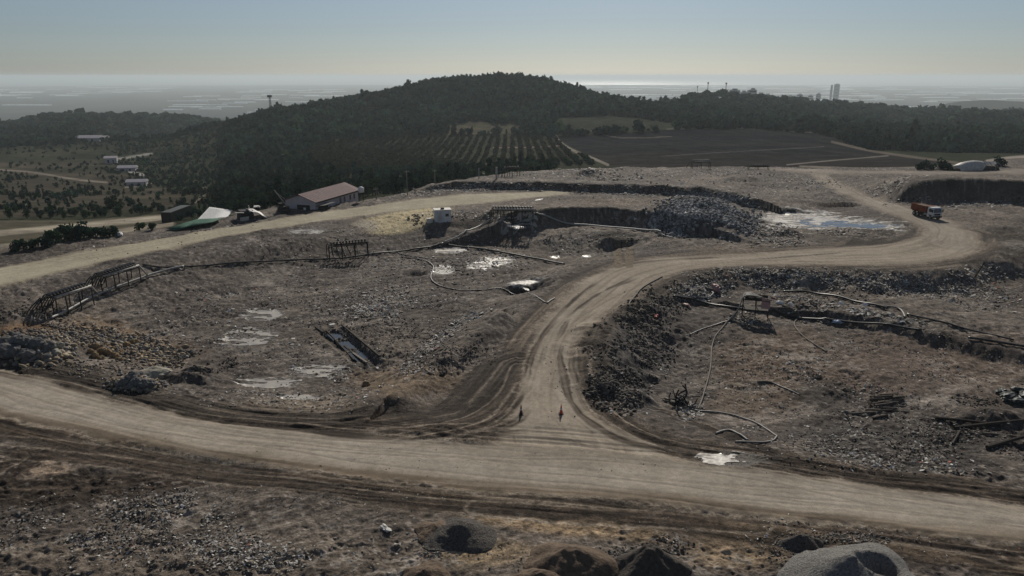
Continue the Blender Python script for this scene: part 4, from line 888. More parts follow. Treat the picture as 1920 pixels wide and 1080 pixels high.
# ------------------------------------------------------------------ broken tunnel greenhouse on the right rim
a, b, rz, L = frame_of((1790, 320), (1866, 317)); L = max(L, 9.); th_ = empty('tunnel_greenhouse', (a.x, a.y, a.z), rz, 'white arched tunnel greenhouse with torn film and bare hoops', 'greenhouse')
def arch(x, R_, k=12, zz=1.): return [(x, R_ * math.cos(t), R_ * zz * math.sin(t)) for t in np.linspace(0, PI, k)]
cv = MB(); xs = np.linspace(0, L * .62, 8); kk = 12; hh_ = [.45, .8, 1., 1.1, 1.15, 1.18, 1.15, 1.1]
V = [p for x, s in zip(xs, hh_) for p in arch(x, 2.7, kk, s)]
cv.add(V, [(i * kk + j, (i + 1) * kk + j, (i + 1) * kk + j + 1, i * kk + j + 1) for i in range(7) for j in range(kk - 1)]); o = cv.build('film', M['offwhite'], th_, True); o.modifiers.new('thickness', 'SOLIDIFY').thickness = .05
for i in range(6): MB().tube(arch(L * (.62 + .38 * i / 5), 2.65, 12, 1.12 - .05 * i), .07, 6).build('hoop', M['steel'] if i % 2 else M['dark'], th_)
MB().add([(L * .66, -2.1, 1.9), (L * .9, -1.8, 2.0), (L * .95, -.4, 2.6), (L * .64, -.2, 2.9), (L * .7, .9, 2.75)], [(0, 1, 2, 3), (3, 2, 4)]).build('torn_film', M['offwhite'], th_).modifiers.new('thickness', 'SOLIDIFY').thickness = .05
MB().box((L * .75, -1.5, .7), (L * .45, 2.6, 1.4), .1, .05, 0, .7).build('rubbish', M['dark'], th_)
# ------------------------------------------------------------------ cones, posts, poles, masts
cn0 = empty('traffic_cone', hit1(977, 777), 0, 'dark traffic cone standing in the mouth of the junction road', 'cone')
MB().tube([(0, 0, .04), (0, 0, .35), (0, 0, .72), (0, 0, .95)], [.17, .12, .065, .03], 14).build('cone_body', M['conered'], cn0, True)
MB().tube([(0, 0, .42), (0, 0, .58)], [.118, .094], 14).build('band', M['white'], cn0, True); MB().box((0, 0, .02), (.46, .46, .05)).build('base', M['tyre'], cn0)
c2 = copy_tree(cn0); c2.location = hit1(1052, 776); c2['label'] = 'bright red traffic cone beside the right-hand rut of the junction road'
for ch in cn0.children:
    if ch.name.startswith('cone_body'): ch.data = ch.data.copy(); ch.data.materials[0] = simple('dark red cone plastic', (.10, .03, .025), .6)  # this cone's body is a darker red than the other
for (px, py, ht, lb, r) in ((898, 335, 3.2, 'slim grey post at the far rim beside the pipe rack', .14), (931, 336, 3.4, 'thick grey post at the far rim beside the pipe rack', .28)):
    c = hit1(px, py); tag(MB().tube([(c.x, c.y, c.z - .5), (c.x, c.y, c.z + ht), (c.x, c.y, c.z + ht + .05)], [r, r, r * .6], 8).build('post', M['concrete']), lb, 'post', 'posts at the far rim')
for k, (px, py, ht, lb) in enumerate(((764, 366, 6.5, 'thin utility pole behind the rubble at the haul road bend'), (816, 352, 5.0, 'second thin utility pole nearer the two posts'), (706, 374, 3, 'short utility pole next to the workshop'))):
    c = hit1(px, py); pl_ = empty('utility_pole', c, 0, lb, 'pole', 'utility poles beyond the haul road')
    MB().tube([(0, 0, -.5), (0, 0, ht)], [.13, .09], 8).build('shaft', M['greyhose'], pl_); MB().box((0, 0, ht - .4), (1.3, .1, .1), .4).build('crossarm', M['greyhose'], pl_)
c = hit1(1826, 520); tag(MB().tube([(c.x, c.y, c.z - .3), (c.x + 1.75, c.y + .8, c.z + 2.2)], [.13, .1], 8).build('leaning_pole', M['dark']), 'dark pole leaning out of the bank on the right', 'pole')
def mast(px, py_top, r, wid, label, lattice=False):
    d = ray(px, py_top); h_ = math.hypot(d[0], d[1]); x, y, zt_ = d[0] / h_ * r, d[1] / h_ * r, CZ + d[2] / h_ * r
    zb_ = float(gz(x, y)) - 1; H_ = zt_ - zb_; rt = empty('mast', (x, y, zb_), 0, label, 'mast')
    if lattice:
        m_ = MB()
        for a_, b_ in ((-1, -1), (1, -1), (1, 1), (-1, 1)): m_.bar((a_ * wid, b_ * wid, 0), (a_ * wid * .3, b_ * wid * .3, H_), .18, 4)
        for i in range(9):
            z = H_ * i / 9; q = wid * (1 - .7 * i / 9); q2 = wid * (1 - .7 * (i + 1) / 9)
            m_.bar((-q, -q, z), (q2, -q2, z + H_ / 9), .12, 4).bar((q, -q, z), (q2, q2, z + H_ / 9), .12, 4).bar((q, q, z), (-q2, q2, z + H_ / 9), .12, 4)
        m_.build('lattice', M['dark'], rt)
    else: MB().tube([(0, 0, 0), (0, 0, H_)], [wid, wid * .6], 8).build('shaft', M['dark'], rt)
    MB().box((0, 0, H_ - 1.5), (wid * 3.2, wid * 1.5, 2.6)).build('antenna', M['dark'], rt)
mast(505, 178, 960, 1.6, 'lattice mast standing on the left shoulder of the hill', True)
mast(1328, 154, 1330, .7, 'tallest slim mast on the wooded ridge'); mast(1362, 155, 1350, .8, 'slim mast with a wide head on the wooded ridge'); mast(1308, 161, 1320, .5, 'shortest mast, left on the wooded ridge')
def tower(px, py_top, r, wx_, wy_, label, zb_=-200.):
    d = ray(px, py_top); h_ = math.hypot(d[0], d[1]); x, y, zt_ = d[0] / h_ * r, d[1] / h_ * r, CZ + d[2] / h_ * r
    zb_ = float(gz(x, y)) - 2; H_ = zt_ - zb_; rt = empty('tower_block', (x, y, zb_), -math.atan2(x, y), label, 'tower')
    MB().box((0, 0, H_ / 2), (wx_, wy_, H_)).box((0, 0, H_ + 2), (wx_ * .5, wy_ * .5, 4)).build('wall', M['haz'], rt)
    w = MB(); nf = max(3, int(H_ / 9))
    for i in range(nf):
        z = (i + .5) * H_ / nf; w.box((0, -wy_ / 2 - .15, z), (wx_ * .84, .3, H_ / nf * .45))
    w.build('window_band', M['glass'], rt)
tower(1570, 158, 5200, 34, 30, 'hazy twin tower on the plain, the broader one'); tower(1560, 160, 5200, 13, 13, 'hazy slim tower on the plain beside the broader one')
for k, (px, pt, r, w) in enumerate(((1378, 169, 2000, 26), (1371, 171, 2050, 18), (1404, 172, 2100, 15), (1412, 168, 2100, 20), (1395, 173, 2000, 18), (1427, 176, 2300, 24), (1440, 178, 2500, 22), (1482, 180, 3400, 30), (1500, 177, 3600, 26), (1520, 179, 3700, 24), (1535, 176, 3900, 22))):
    tower(px, pt, r, w, 14, ('pale apartment block, hazy, in the cluster behind the wooded ridge' if px < 1450 else 'faint apartment block in the thick haze beyond the ridge'))
for o in COL.objects:
    if o.name.startswith('tower_block') and 'apartment' in o['label']: o['category'] = 'apartment block'; o['group'] = 'apartment blocks behind the ridge' if 'cluster' in o['label'] else 'apartment blocks in the haze'
def house(px, py, w, d_, h_, rz, label, roofm='wall', group=None, far=True):
    c = hit1(px, py); rt = empty('house', (c.x, c.y, c.z - .5), rz, label, 'house', group)
    MB().box((0, 0, h_ / 2), (w, d_, h_)).build('wall', M['wall'], rt)
    MB().add([(-w * .55, -d_ * .58, h_), (w * .55, -d_ * .58, h_), (w * .55, 0, h_ + d_ * .22), (-w * .55, 0, h_ + d_ * .22), (-w * .55, d_ * .58, h_), (w * .55, d_ * .58, h_)], [(0, 1, 2, 3), (3, 2, 5, 4), (0, 3, 4), (1, 5, 2), (0, 4, 5, 1)]).build('roof', M[roofm], rt)
    MB().box((-w * .2, -d_ / 2 - .02, h_ * .45), (w * .15, .06, h_ * .5)).build('window', M['glass'], rt); MB().box((w * .2, -d_ / 2 - .02, h_ * .35), (w * .1, .06, h_ * .7)).build('door', M['dark'], rt)
house(169, 264, 24, 12, 4, .1, 'long white roofed farm building on the wooded left rise'); house(193, 263, 12, 9, 4, .1, 'smaller white roofed building beside the long farm building')
house(209, 306, 9, 7, 5, .4, 'white house at the end of the pale valley track'); house(258, 348, 10, 6, 3, .2, 'low white house below the valley track'); house(318, 246, 8, 7, 5, .2, 'pale house low on the left foot of the hill')
house(1352, 189, 22, 10, 4, 0, 'white roofed building among trees below the masts'); house(1382, 188, 20, 10, 4, .1, 'second white roofed building right of the masts'); house(240, 320, 12, 7, 3, .2, 'pale farmhouse between the two valley track ends'); house(1548, 237, 8, 6, 4, .1, 'small pale hut at the upper edge of the ploughed field', 'offwhite')
# ------------------------------------------------------------------ greenhouses on the coastal plain
gm = MB(); pr = [(0, 0)] ; 
for i in range(7): gm.prism([(-7 + 0, 0)] + [(-7 * math.cos(t), 2.2 + 2.2 * math.sin(t)) for t in np.linspace(0, PI, 6)] + [(7, 0)], -.5, .5) if i == 0 else None
gproto = gm.build('plain_greenhouse', M['sheetglass']); gme = gproto.data
tag(gproto, 'long white plastic greenhouse on the hazy coastal plain', 'greenhouse', 'greenhouses on the plain')
rg = np.random.default_rng(5); gi = 0
while gi < 210:
    px = rg.uniform(-40, 1960); py = rg.uniform(159, 212) if rg.random() < .75 else rg.uniform(156, 180)
    if 640 < px < 1020 and py > 150: continue
    d = ray(px, py); t = (-200 - CZ) / d[2]; x, y = d[0] * t, d[1] * t; r = math.hypot(x, y)
    if r < 5000 or r > 19000 or fbm(np.array([x / 1500.]), np.array([y / 2500.]), 2, 9)[0] < -.15: continue
    o = gproto if gi == 0 else gproto.copy()
    if gi: COL.objects.link(o)
    k = r / 6500
    o.location = (x, y, -200.3); o.rotation_euler = (0, 0, rg.uniform(-.12, .12)); o.scale = (rg.uniform(80, 330) * k, rg.uniform(2.0, 5.0) * k, 2.0); gi += 1
# ------------------------------------------------------------------ loose things lying about
def blob(px, py, r, mat, name, label, cat, sq=(1, .7, .5), seed=3, rough=.5, group=None):
    c = hit1(px, py); o = MB().chunk((0, 0, 0), r, seed, sq, 2, rough).build(name, mat, None, False); o.location = (c.x, c.y, c.z + r * sq[2] * .45); return tag(o, label, cat, group)
blob(722, 992, .42, M['offwhite'], 'sheet_bundle', 'crumpled white sheet lying alone at the bottom below the main road', 'plastic sheet', (1.2, .6, .35), 4, .7)
blob(1574, 605, .7, M['blue'], 'plastic_bag', 'blue and white plastic bag against the black pipe', 'bag', (1.4, .5, .4), 5, .7)
blob(1230, 594, .45, M['conered'], 'plastic_scrap', 'bright red plastic scrap at the foot of the clod bank', 'plastic scrap', (1.2, .6, .5), 6, .7)
blob(1285, 572, .5, M['pink'], 'plastic_scrap', 'dull pink plastic scrap behind the brown slope', 'plastic scrap', (1.6, .4, .3), 7, .7)
blob(1342, 545, .8, M['pink'], 'fabric_scrap', 'faded reddish cloth heaped by the curled grey hose', 'cloth', (1.0, .7, .7), 8, .7)
blob(1462, 570, .55, M['white'], 'box', 'small white box at the start of the thin pale hose', 'box', (1, .7, .6), 9, .15)
blob(225, 441, 1.0, M['white'], 'sheet_bundle', 'torn white sheet on the slope beside the bushes', 'plastic sheet', (1.8, .5, .5), 10, .7)
blob(687, 723, .45, M['rocko'], 'boulder', 'single tan boulder on the tan ramp', 'boulder', (1, .8, .8), 11, .25)
blob(253, 645, .55, M['rocko'], 'boulder', 'lone brown boulder beyond the ochre stones', 'boulder', (1.1, .9, .8), 12, .25)
blob(830, 702, .5, M['dark'], 'tyre_scrap', 'dark lump at the foot of the trash bank', 'scrap', (1.2, .6, .5), 13, .4)
blob(985, 541, .6, M['offwhite'], 'plastic_sheet', 'white plastic sheet on the lip of the small pit', 'plastic sheet', (1.6, .6, .15), 14, .6)
blob(970, 426, 1.2, M['offwhite'], 'plastic_sheet', 'long white sheet under the far pipe rack', 'plastic sheet', (1.8, .5, .1), 15, .5)
blob(1010, 375, .9, M['offwhite'], 'plastic_sheet', 'white sheet at the end of the haul road', 'plastic sheet', (2.0, .6, .12), 16, .5)
# boulder heaps on the left
bl = [(40, 648, 1.25, 'rock'), (68, 650, 1.0, 'rock'), (20, 664, 1.1, 'rock'), (52, 668, .9, 'rock'), (92, 655, .8, 'rock'), (78, 640, .7, 'rock'), (105, 665, .6, 'rockp'), (8, 648, 1.0, 'rock'), (30, 636, .8, 'rock'), (112, 650, .55, 'rockp'), (88, 672, .55, 'rock')]
for i, (px, py, r, m_) in enumerate(bl): blob(px, py, r, M[m_], 'boulder', 'grey boulder in the heap at the left edge above the main road', 'boulder', (1, .85, .75), 30 + i, .3, 'boulders in the heap at the left edge')
bl = [(248, 712, .75), (258, 722, .7), (236, 720, .6), (270, 724, .65), (246, 728, .5), (225, 724, .5), (282, 722, .55), (262, 706, .5)]
for i, (px, py, r) in enumerate(bl): blob(px, py, r, M['rock'], 'boulder', 'grey boulder under the pale slab above the main road', 'boulder', (1, .85, .8), 50 + i, .3, 'boulders under the pale slab')
blob(288, 706, 1.45, M['rockp'], 'slab', 'big pale rock slab topping the boulder heap above the main road', 'rock', (1.35, .8, .42), 70, .25)
bl = [(180, 652, .5), (192, 660, .55), (205, 664, .5), (178, 668, .45), (216, 670, .5), (228, 662, .42), (190, 674, .4), (200, 650, .4), (238, 650, .5), (212, 656, .36), (170, 660, .36), (224, 676, .36)]
for i, (px, py, r) in enumerate(bl): blob(px, py, r, M['rocko'], 'boulder', 'ochre stone strewn between the two boulder heaps', 'boulder', (1, .85, .8), 80 + i, .3, 'ochre stones on the left')
# gravel and soil heaps in front
def heapo(px, py, rx, ry, h, mat, label, seed, rim=0, cat='heap', name='gravel_heap'):
    c = U(px, py); n = 64; V = []; Fc = []
    rs_ = np.linspace(0, 1, 28)
    for i, t in enumerate(rs_):
        for j in range(n):
            a = 2 * PI * j / n; k = 1 + .10 * math.sin(a * 3 + seed) + .06 * math.sin(a * 5 + 2 * seed)
            x, y = c[0] + math.cos(a) * rx * k * t, c[1] + math.sin(a) * ry * k * t
            pz = h * (1 - t) ** 1.0 * (1 if t > .12 else .97)
            pz = h * min(1 - t, .86 + .0 * t) / .86
            if rim: q = math.hypot((x - c[0] - .25 * rx) / (.34 * rx), (y - c[1] + .05 * ry) / (.34 * ry)); pz -= rim * max(0, 1 - q * q) if q < 1 else 0
            V.append((x, y, float(gz(x, y)) * (t) + pz - (.25 if t > .97 else 0)))
    V = np.array(V); V[:, 2] += (.10 * h * fbm(V[:, 0] / 1.1, V[:, 1] / 1.1, 3, seed) + .05 * fbm(V[:, 0] / .3, V[:, 1] / .3, 2, seed + 1)) * (V[:, 2] > .05); V[:n] = V[:n].mean(0)
    return tag(MB().add(V, [(i * n + j, (i + 1) * n + j, (i + 1) * n + (j + 1) % n, i * n + (j + 1) % n) for i in range(27) for j in range(n)]).build(name, mat, None, True), label, cat)
heapo(860, 1010, 2.7, 2.0, 1.15, M['gravel'], 'small grey gravel heap on brown soil below the main road', 3)
heapo(822, 1002, 1.7, 1.5, .75, M['browngr'], 'brown soil heap leaning against the small gravel heap', 13, 0, 'heap', 'soil_heap')
heapo(1606, 1085, 4.5, 3.6, 1.75, M['gravelp'], 'large grey aggregate heap with a scooped hollow at the bottom right', 5, 1.3)
heapo(1505, 1020, 1.5, .9, .7, M['gravel'], 'low dark gravel heap behind the large grey heap', 6)
heapo(1218, 1070, 2.5, 1.9, 1.7, M['blackgr'], 'nearly black heap at the bottom edge', 7)
heapo(1070, 1058, 3.3, 2.0, 1.2, M['browngr'], 'purplish brown heap left of the black heap', 8, 0, 'heap', 'soil_heap')
heapo(1010, 1092, 2.0, 1.2, .8, M['browngr'], 'brown heap cut by the bottom edge of the photo', 9, 0, 'heap', 'soil_heap')
heapo(800, 1082, 1.6, 1.2, .6, M['browngr'], 'low brown mound below the small gravel heap', 10, 0, 'heap', 'soil_heap')
# planks and a shadow strip round the trench, timber and pipe stacks
def log(p, q, r, mat, name, label, cat, group=None, lift=0., k=7):
    a, b = hit1(*p), hit1(*q); o = MB().tube([(a.x, a.y, a.z + r + lift), ((a.x + b.x) / 2, (a.y + b.y) / 2, (a.z + b.z) / 2 + r * 1.2 + lift), (b.x, b.y, b.z + r + lift)], [r, r * .95, r * .85], k).build(name, mat); return tag(o, label, cat, group)
def plank(p, q, w, t_, mat, label, lift=.0, tilt=0):
    a, b = hit1(*p), hit1(*q); a.z += lift; b.z += lift; m_ = (a + b) / 2; L = (b - a).length
    o = MB().box((0, 0, t_ / 2), (L, w, t_)).build('plank', mat); o.location = m_; o.rotation_euler = (tilt, -math.asin((b.z - a.z) / L), math.atan2(b.y - a.y, b.x - a.x)); return tag(o, label, 'plank')
plank((640, 612), (712, 672), .16, .24, M['woodd'], 'dark strip for the shadow edge on the far side of the water trench', .15)  # dark strip puts the trench edge's shadow into a solid shape
plank((612, 622), (664, 678), .14, .2, M['woodd'], 'dark timber edging the near side of the water trench', .1)
plank((592, 616), (606, 626), .3, .25, M['woodd'], 'short dark plank left of the water trench', .1); plank((618, 614), (628, 612), .5, .2, M['offwhite'], 'pale board across the head of the water trench', .2)
plank((662, 664), (688, 682), .25, .12, M['wood'], 'bleached plank floating at the foot of the water trench', .1); plank((646, 650), (672, 672), .25, .12, M['woodd'], 'soaked plank lying within the water trench', .1)
rg = np.random.default_rng(8)
for i in range(22):
    u = i / 21; cx_ = 1655 + rg.uniform(-22, 30); cy_ = 758 + rg.uniform(-16, 26); l_ = rg.uniform(10, 22); dy = rg.uniform(-4, 8)
    log((cx_ - l_, cy_ + dy / 2), (cx_ + l_, cy_ - dy / 2), rg.uniform(.07, .13), M['wood'] if i % 3 else M['woodd'], 'log', 'weathered log in the tangled timber pile on the right', 'log', 'logs of the timber pile', .28 * (1 - abs(cx_ - 1655) / 60) * (i % 4) * .5)
log((1597, 777), (1652, 774), .11, M['wood'], 'log', 'long pale log jutting left out of the timber pile', 'log'); log((1632, 775), (1668, 770), .11, M['wood'], 'log', 'pale log across the front of the timber pile', 'log')
log((1753, 786), (1850, 796), .16, M['woodd'], 'trunk', 'dark straight trunk lying right of the timber pile', 'log'); log((1788, 806), (1935, 790), .2, M['woodd'], 'trunk', 'long dark trunk slanting to the right edge', 'log'); log((1842, 814), (1905, 820), .12, M['wood'], 'trunk', 'pale thin trunk below the long dark trunk', 'log'); log((1850, 842), (1940, 816), .18, M['woodd'], 'trunk', 'dark trunk lowest at the right edge', 'log'); log((1800, 810), (1786, 834), .12, M['woodd'], 'trunk', 'short dark trunk crossing the end of the long trunk', 'log')
c = hit1(1272, 760); jk = MB(); rg = np.random.default_rng(4)
for i in range(26):
    a_ = rg.normal(0, .5, 3); b_ = a_ + rg.normal(0, .9, 3); a_[2] = abs(a_[2]); b_[2] = abs(b_[2]) * .9; jk.tube(catmull([a_, (a_ + b_) / 2 + rg.normal(0, .2, 3), b_], 3), .05 + .05 * rg.random(), 5)
for i in range(5): jk.chunk(rg.normal(0, .5, 3) * np.array([1, 1, .3]) + np.array([0, 0, .3]), .35, 40 + i, (1, .8, .6), 1, .5)
o = jk.build('scrap_heap', M['brush']); o.location = (c.x, c.y, c.z); tag(o, 'dark tangle of scrap at the start of the hairpin hose', 'scrap heap')
for i in range(5): blob(1878 + 12 * i, 738 + (i % 3) * 9, .8, M['container'], 'net_bundle', 'dark green net bundle at the right edge above the trunks', 'net', (1.3, .8, .5), 90 + i, .6, 'net bundles at the right edge')
log((660, 668 + 8), (676, 660), .09, M['woodd'], 'stick', 'dark stick crossing the water trench', 'stick'); log((870, 672), (878, 664), .09, M['woodd'], 'stick', 'dark branch standing in the trash strip', 'stick', None, .2); log((862, 674), (884, 660), .06, M['woodd'], 'stick', 'thin branch across the trash strip', 'stick', None, .1)
# ------------------------------------------------------------------ scattered scraps and stones (nobody could count them)
def scatter(spots, clip=True):
    px, py, sz = [], [], []
    for (cx, cy, rx, ry, n, s, *rot) in spots:
        a = RNG.uniform(0, 2 * PI, n); r = np.sqrt(RNG.random(n)) * (.55 + .6 * RNG.random(n)); dx, dy = np.cos(a) * r * rx, np.sin(a) * r * ry
        if rot: t = math.radians(rot[0]); dx, dy = dx * math.cos(t) - dy * math.sin(t), dx * math.sin(t) + dy * math.cos(t)
        px.append(cx + dx); py.append(cy + dy); sz.append(s * np.minimum(RNG.lognormal(0, .45, n), 1.9))
    px = np.concatenate(px); py = np.concatenate(py); sz = np.concatenate(sz)
    k = py > 312; px, py, sz = px[k], py[k], sz[k]
    P = hit(px, py)
    # clumps: keep where a patchy noise is high
    nz = fbm(P[:, 0] / 4.5, P[:, 1] / 4.5, 3, 401) + .3 * RNG.standard_normal(len(P)) * .5
    on_road = np.interp(0, [0], [0])
    keep = (nz > -.12) & (np.hypot(P[:, 0], P[:, 1]) < 330)
    return P[keep], sz[keep]
def road_free(P, sz, frac=.04):
    x, y = P[:, 0].copy(), P[:, 1].copy(); m = np.zeros(len(P), bool)
    for c_, hw in (RA, RB, RC):
        D, S, L, V = pline(x, y, c_, 20, hw); m |= D < V
    k = ~m | (RNG.random(len(P)) < frac); return P[k], sz[k]
LIT = [(520, 620, 420, 130, 5200, .075), (1560, 700, 360, 150, 5200, .07), (960, 1000, 1000, 90, 5200, .05), (1050, 450, 300, 45, 1600, .10), (700, 450, 300, 50, 1400, .10), (1350, 350, 450, 30, 1500, .15), (480, 600, 260, 75, 1500, .13), (690, 520, 250, 60, 1100, .14), (860, 480, 170, 40, 800, .17), (745, 565, 110, 35, 900, .14), (700, 585, 60, 18, 500, .15), (895, 585, 26, 16, 160, .2, -30), (820, 640, 90, 16, 380, .15, -38), (770, 690, 60, 16, 260, .13),
       (300, 990, 300, 80, 4200, .06), (430, 960, 130, 50, 1500, .07), (480, 1050, 120, 30, 900, .07), (80, 1010, 130, 70, 900, .06), (700, 1010, 130, 50, 350, .07), (1300, 990, 250, 60, 350, .07),
       (1020, 354, 220, 8, 2600, .22, 1), (1230, 360, 180, 9, 2000, .22, 3), (880, 352, 90, 9, 500, .24, -6), (790, 360, 60, 8, 400, .24, -10), (1320, 335, 300, 18, 500, .26), (1120, 330, 180, 10, 260, .3),
       (1480, 518, 230, 18, 2300, .14, 3), (1420, 545, 150, 22, 1700, .14), (1330, 545, 110, 24, 1100, .13), (1700, 535, 200, 26, 1900, .12, 5), (1830, 560, 110, 30, 700, .16), (1850, 512, 80, 16, 300, .18), (1560, 575, 120, 12, 500, .2, 8), (1650, 592, 90, 8, 260, .2, 10), (1520, 590, 60, 20, 200, .12),
       (1400, 598, 40, 12, 260, .14), (1290, 770, 30, 20, 260, .12), (1400, 805, 40, 12, 120, .1), (1700, 830, 250, 60, 1600, .085), (1600, 862, 100, 16, 500, .11, 8), (1600, 700, 330, 90, 700, .09), (1520, 690, 50, 30, 260, .12), (1790, 875, 100, 16, 260, .1),
       (1680, 348, 60, 16, 420, .22, -14), (1700, 378, 50, 8, 260, .25, -8), (1850, 385, 120, 8, 420, .24), (1890, 376, 60, 6, 200, .3), (1430, 420, 80, 10, 400, .22, 10), (1400, 440, 110, 12, 500, .2, 8), (1560, 435, 130, 9, 240, .2), (1440, 455, 90, 12, 300, .19),
       (150, 478, 110, 12, 260, .15, -12), (430, 420, 80, 12, 200, .18, -14), (600, 440, 150, 22, 350, .15, -8), (830, 405, 60, 12, 200, .18), (900, 402, 70, 8, 260, .2), (1100, 455, 150, 22, 340, .16), (240, 630, 160, 26, 340, .11), (600, 740, 150, 35, 600, .11), (440, 745, 150, 24, 300, .09), (590, 700, 50, 22, 360, .12), (1180, 690, 80, 60, 420, .11), (1170, 760, 60, 30, 160, .1), (380, 350 + 80, 60, 8, 80, .16), (1180, 412, 70, 6, 120, .2), (1500, 345, 90, 14, 300, .25), (1100, 312 + 6, 90, 3, 90, .4)]
LITW = [(1020, 357, 220, 6, 2600, .19, 1), (1230, 363, 180, 7, 2200, .19, 3), (860, 353, 110, 7, 1100, .19, -8), (1480, 522, 230, 16, 1500, .12, 3), (1430, 552, 130, 16, 1300, .12), (1330, 545, 100, 22, 700, .12), (1700, 540, 200, 20, 1100, .11, 5), (1640, 590, 110, 7, 500, .13, 10), (1290, 770, 28, 18, 300, .09),
        (715, 570, 90, 34, 900, .10), (895, 585, 26, 12, 260, .12, -30), (810, 645, 90, 12, 420, .10, -38), (1440, 432, 90, 10, 500, .15, 8), (1690, 350, 60, 12, 350, .17, -14), (1860, 384, 90, 6, 300, .18), (590, 705, 70, 18, 350, .09), (480, 960, 120, 40, 420, .07), (430, 1030, 140, 30, 420, .07), (1200, 325, 280, 8, 700, .22), (920, 488, 90, 22, 420, .13), (1100, 800, 3, 3, 1, .05)]
P, s = road_free(*scatter(LIT)); P2, s2 = road_free(*scatter(LITW)); n1_ = len(P)
P = np.concatenate([P, P2]); s = np.concatenate([s, s2]); n = len(P)
ang = RNG.uniform(0, 2 * PI, n); tl = RNG.normal(0, .35, (n, 2)); el = RNG.uniform(.4, 1.0, n)
base = np.array([[-1, -.6], [.2, -.9], [1.1, -.1], [.7, .8], [-.5, .7]])
V = np.zeros((n, 6, 3)); jit = RNG.normal(0, .22, (n, 5, 2))
b = base[None] + jit; x = b[..., 0] * s[:, None]; y = b[..., 1] * (s * el)[:, None]
ca, sa = np.cos(ang)[:, None], np.sin(ang)[:, None]
wx, wy = x * ca - y * sa, x * sa + y * ca
V[:, 1:, 0] = P[:, 0:1] + wx; V[:, 1:, 1] = P[:, 1:2] + wy; V[:, 1:, 2] = P[:, 2:3] + s[:, None] * .25 + wx * tl[:, 0:1] + wy * tl[:, 1:2] + RNG.normal(0, .16, (n, 5)) * s[:, None]
V[:, 0] = V[:, 1:].mean(1); V[:, 0, 2] += .45 * s * RNG.random(n)
Fc = (np.arange(n)[:, None, None] * 6 + np.array([[0, i + 1, (i + 1) % 5 + 1] for i in range(5)])[None]).reshape(-1, 3)
pal = np.array([(.74, .73, .70), (.56, .55, .53), (.36, .345, .32), (.42, .37, .30), (.25, .22, .19), (.16, .14, .12), (.10, .085, .075), (.28, .34, .42), (.40, .14, .10), (.045, .04, .04)])
ci = RNG.choice(len(pal), n, p=[.11, .12, .13, .15, .16, .15, .09, .008, .006, .076])
wh = np.arange(n) >= n1_; ci = np.where(wh & (RNG.random(n) < .55), RNG.integers(0, 3, n), ci)
litter = big_mesh('litter', V.reshape(-1, 3), Fc, M['litter'], np.repeat(pal[ci] * RNG.uniform(.75, 1.1, (n, 1)), 5, 0), 'stuff', 'scraps of plastic, paper and rubbish strewn over the fill')
def stones(name, spots, cols, label, squash=.7, sub=0, sink=.25, free=True):
    P, s = scatter(spots)
    if free: P, s = road_free(P, s, .02)
    V0, F0 = ICO[sub]; F0 = np.array(F0); n = len(P); m_ = len(V0)
    k = 1 + RNG.normal(0, .2, (n, m_)); a = RNG.uniform(0, 2 * PI, n); sq = np.stack([RNG.uniform(.8, 1.4, n), RNG.uniform(.6, 1.0, n), RNG.uniform(.45, .95, n) * squash / .7], -1)
    L = V0[None] * k[..., None] * sq[:, None] * s[:, None, None]
    tz = RNG.normal(0, .4, n)[:, None]; L2 = L.copy(); L2[..., 2] = L[..., 2] * np.cos(tz) + L[..., 0] * np.sin(tz); L2[..., 0] = L[..., 0] * np.cos(tz) - L[..., 2] * np.sin(tz)
    W_ = L2.copy(); W_[..., 0] = L2[..., 0] * np.cos(a)[:, None] - L2[..., 1] * np.sin(a)[:, None]; W_[..., 1] = L2[..., 0] * np.sin(a)[:, None] + L2[..., 1] * np.cos(a)[:, None]
    W_ += P[:, None]; W_[..., 2] += (s * (.5 - sink))[:, None]
    F_ = (np.arange(n)[:, None, None] * m_ + F0[None]).reshape(-1, 3)
    cc = np.array(cols); c_ = cc[RNG.integers(0, len(cc), n)] * RNG.uniform(.7, 1.25, (n, 1))
    return big_mesh(name, W_.reshape(-1, 3), F_, M['stone'], np.repeat(c_, len(F0), 0), 'stuff', label)
stones('rubble', [(1320, 405, 105, 42, 8500, .20), (1330, 385, 90, 20, 2200, .22), (1250, 420, 50, 25, 1000, .18), (1385, 420, 40, 26, 900, .18)], [(.20, .20, .205), (.28, .28, .28), (.13, .13, .135), (.40, .39, .38), (.08, .08, .08)], 'grey broken rubble piled behind the pit', .75, 0, .2)
stones('soil_clods', [(1185, 655, 80, 90, 2300, .105), (1160, 730, 60, 45, 1050, 0.124), (1230, 560, 60, 50, 900, 0.124), (1690, 835, 250, 55, 2550, 0.062), (365, 680, 75, 22, 1350, 0.099), (60, 600, 90, 40, 750, 0.099), (830, 660, 110, 40, 750, 0.068), (300, 985, 320, 80, 1950, 0.050), (1060, 1000, 250, 50, 630, 0.046), (1000, 850, 900, 80, 1200, 0.031), (700, 560, 320, 120, 2250, 0.062), (1600, 690, 320, 100, 1350, 0.056), (1500, 545, 260, 30, 900, 0.093), (1850, 745, 60, 20, 390, 0.093), (1270, 1040, 60, 40, 300, 0.062), (700, 640, 160, 60, 600, 0.081)], [(.085, .075, .066), (.06, .053, .048), (.11, .095, .08), (.14, .12, .10)], 'clods of dark soil over the fill')
stones('stones', [(240, 650, 140, 28, 1500, .17, 12), (70, 662, 80, 30, 700, .24), (255, 718, 60, 18, 500, .17), (110, 628, 100, 16, 500, .15), (30, 640, 50, 20, 200, .2), (200, 690, 120, 20, 300, .1), (800, 412, 40, 12, 200, .2)], [(.24, .19, .13), (.18, .17, .16), (.30, .25, .18), (.13, .12, .115)], 'loose stones on the left of the fill')
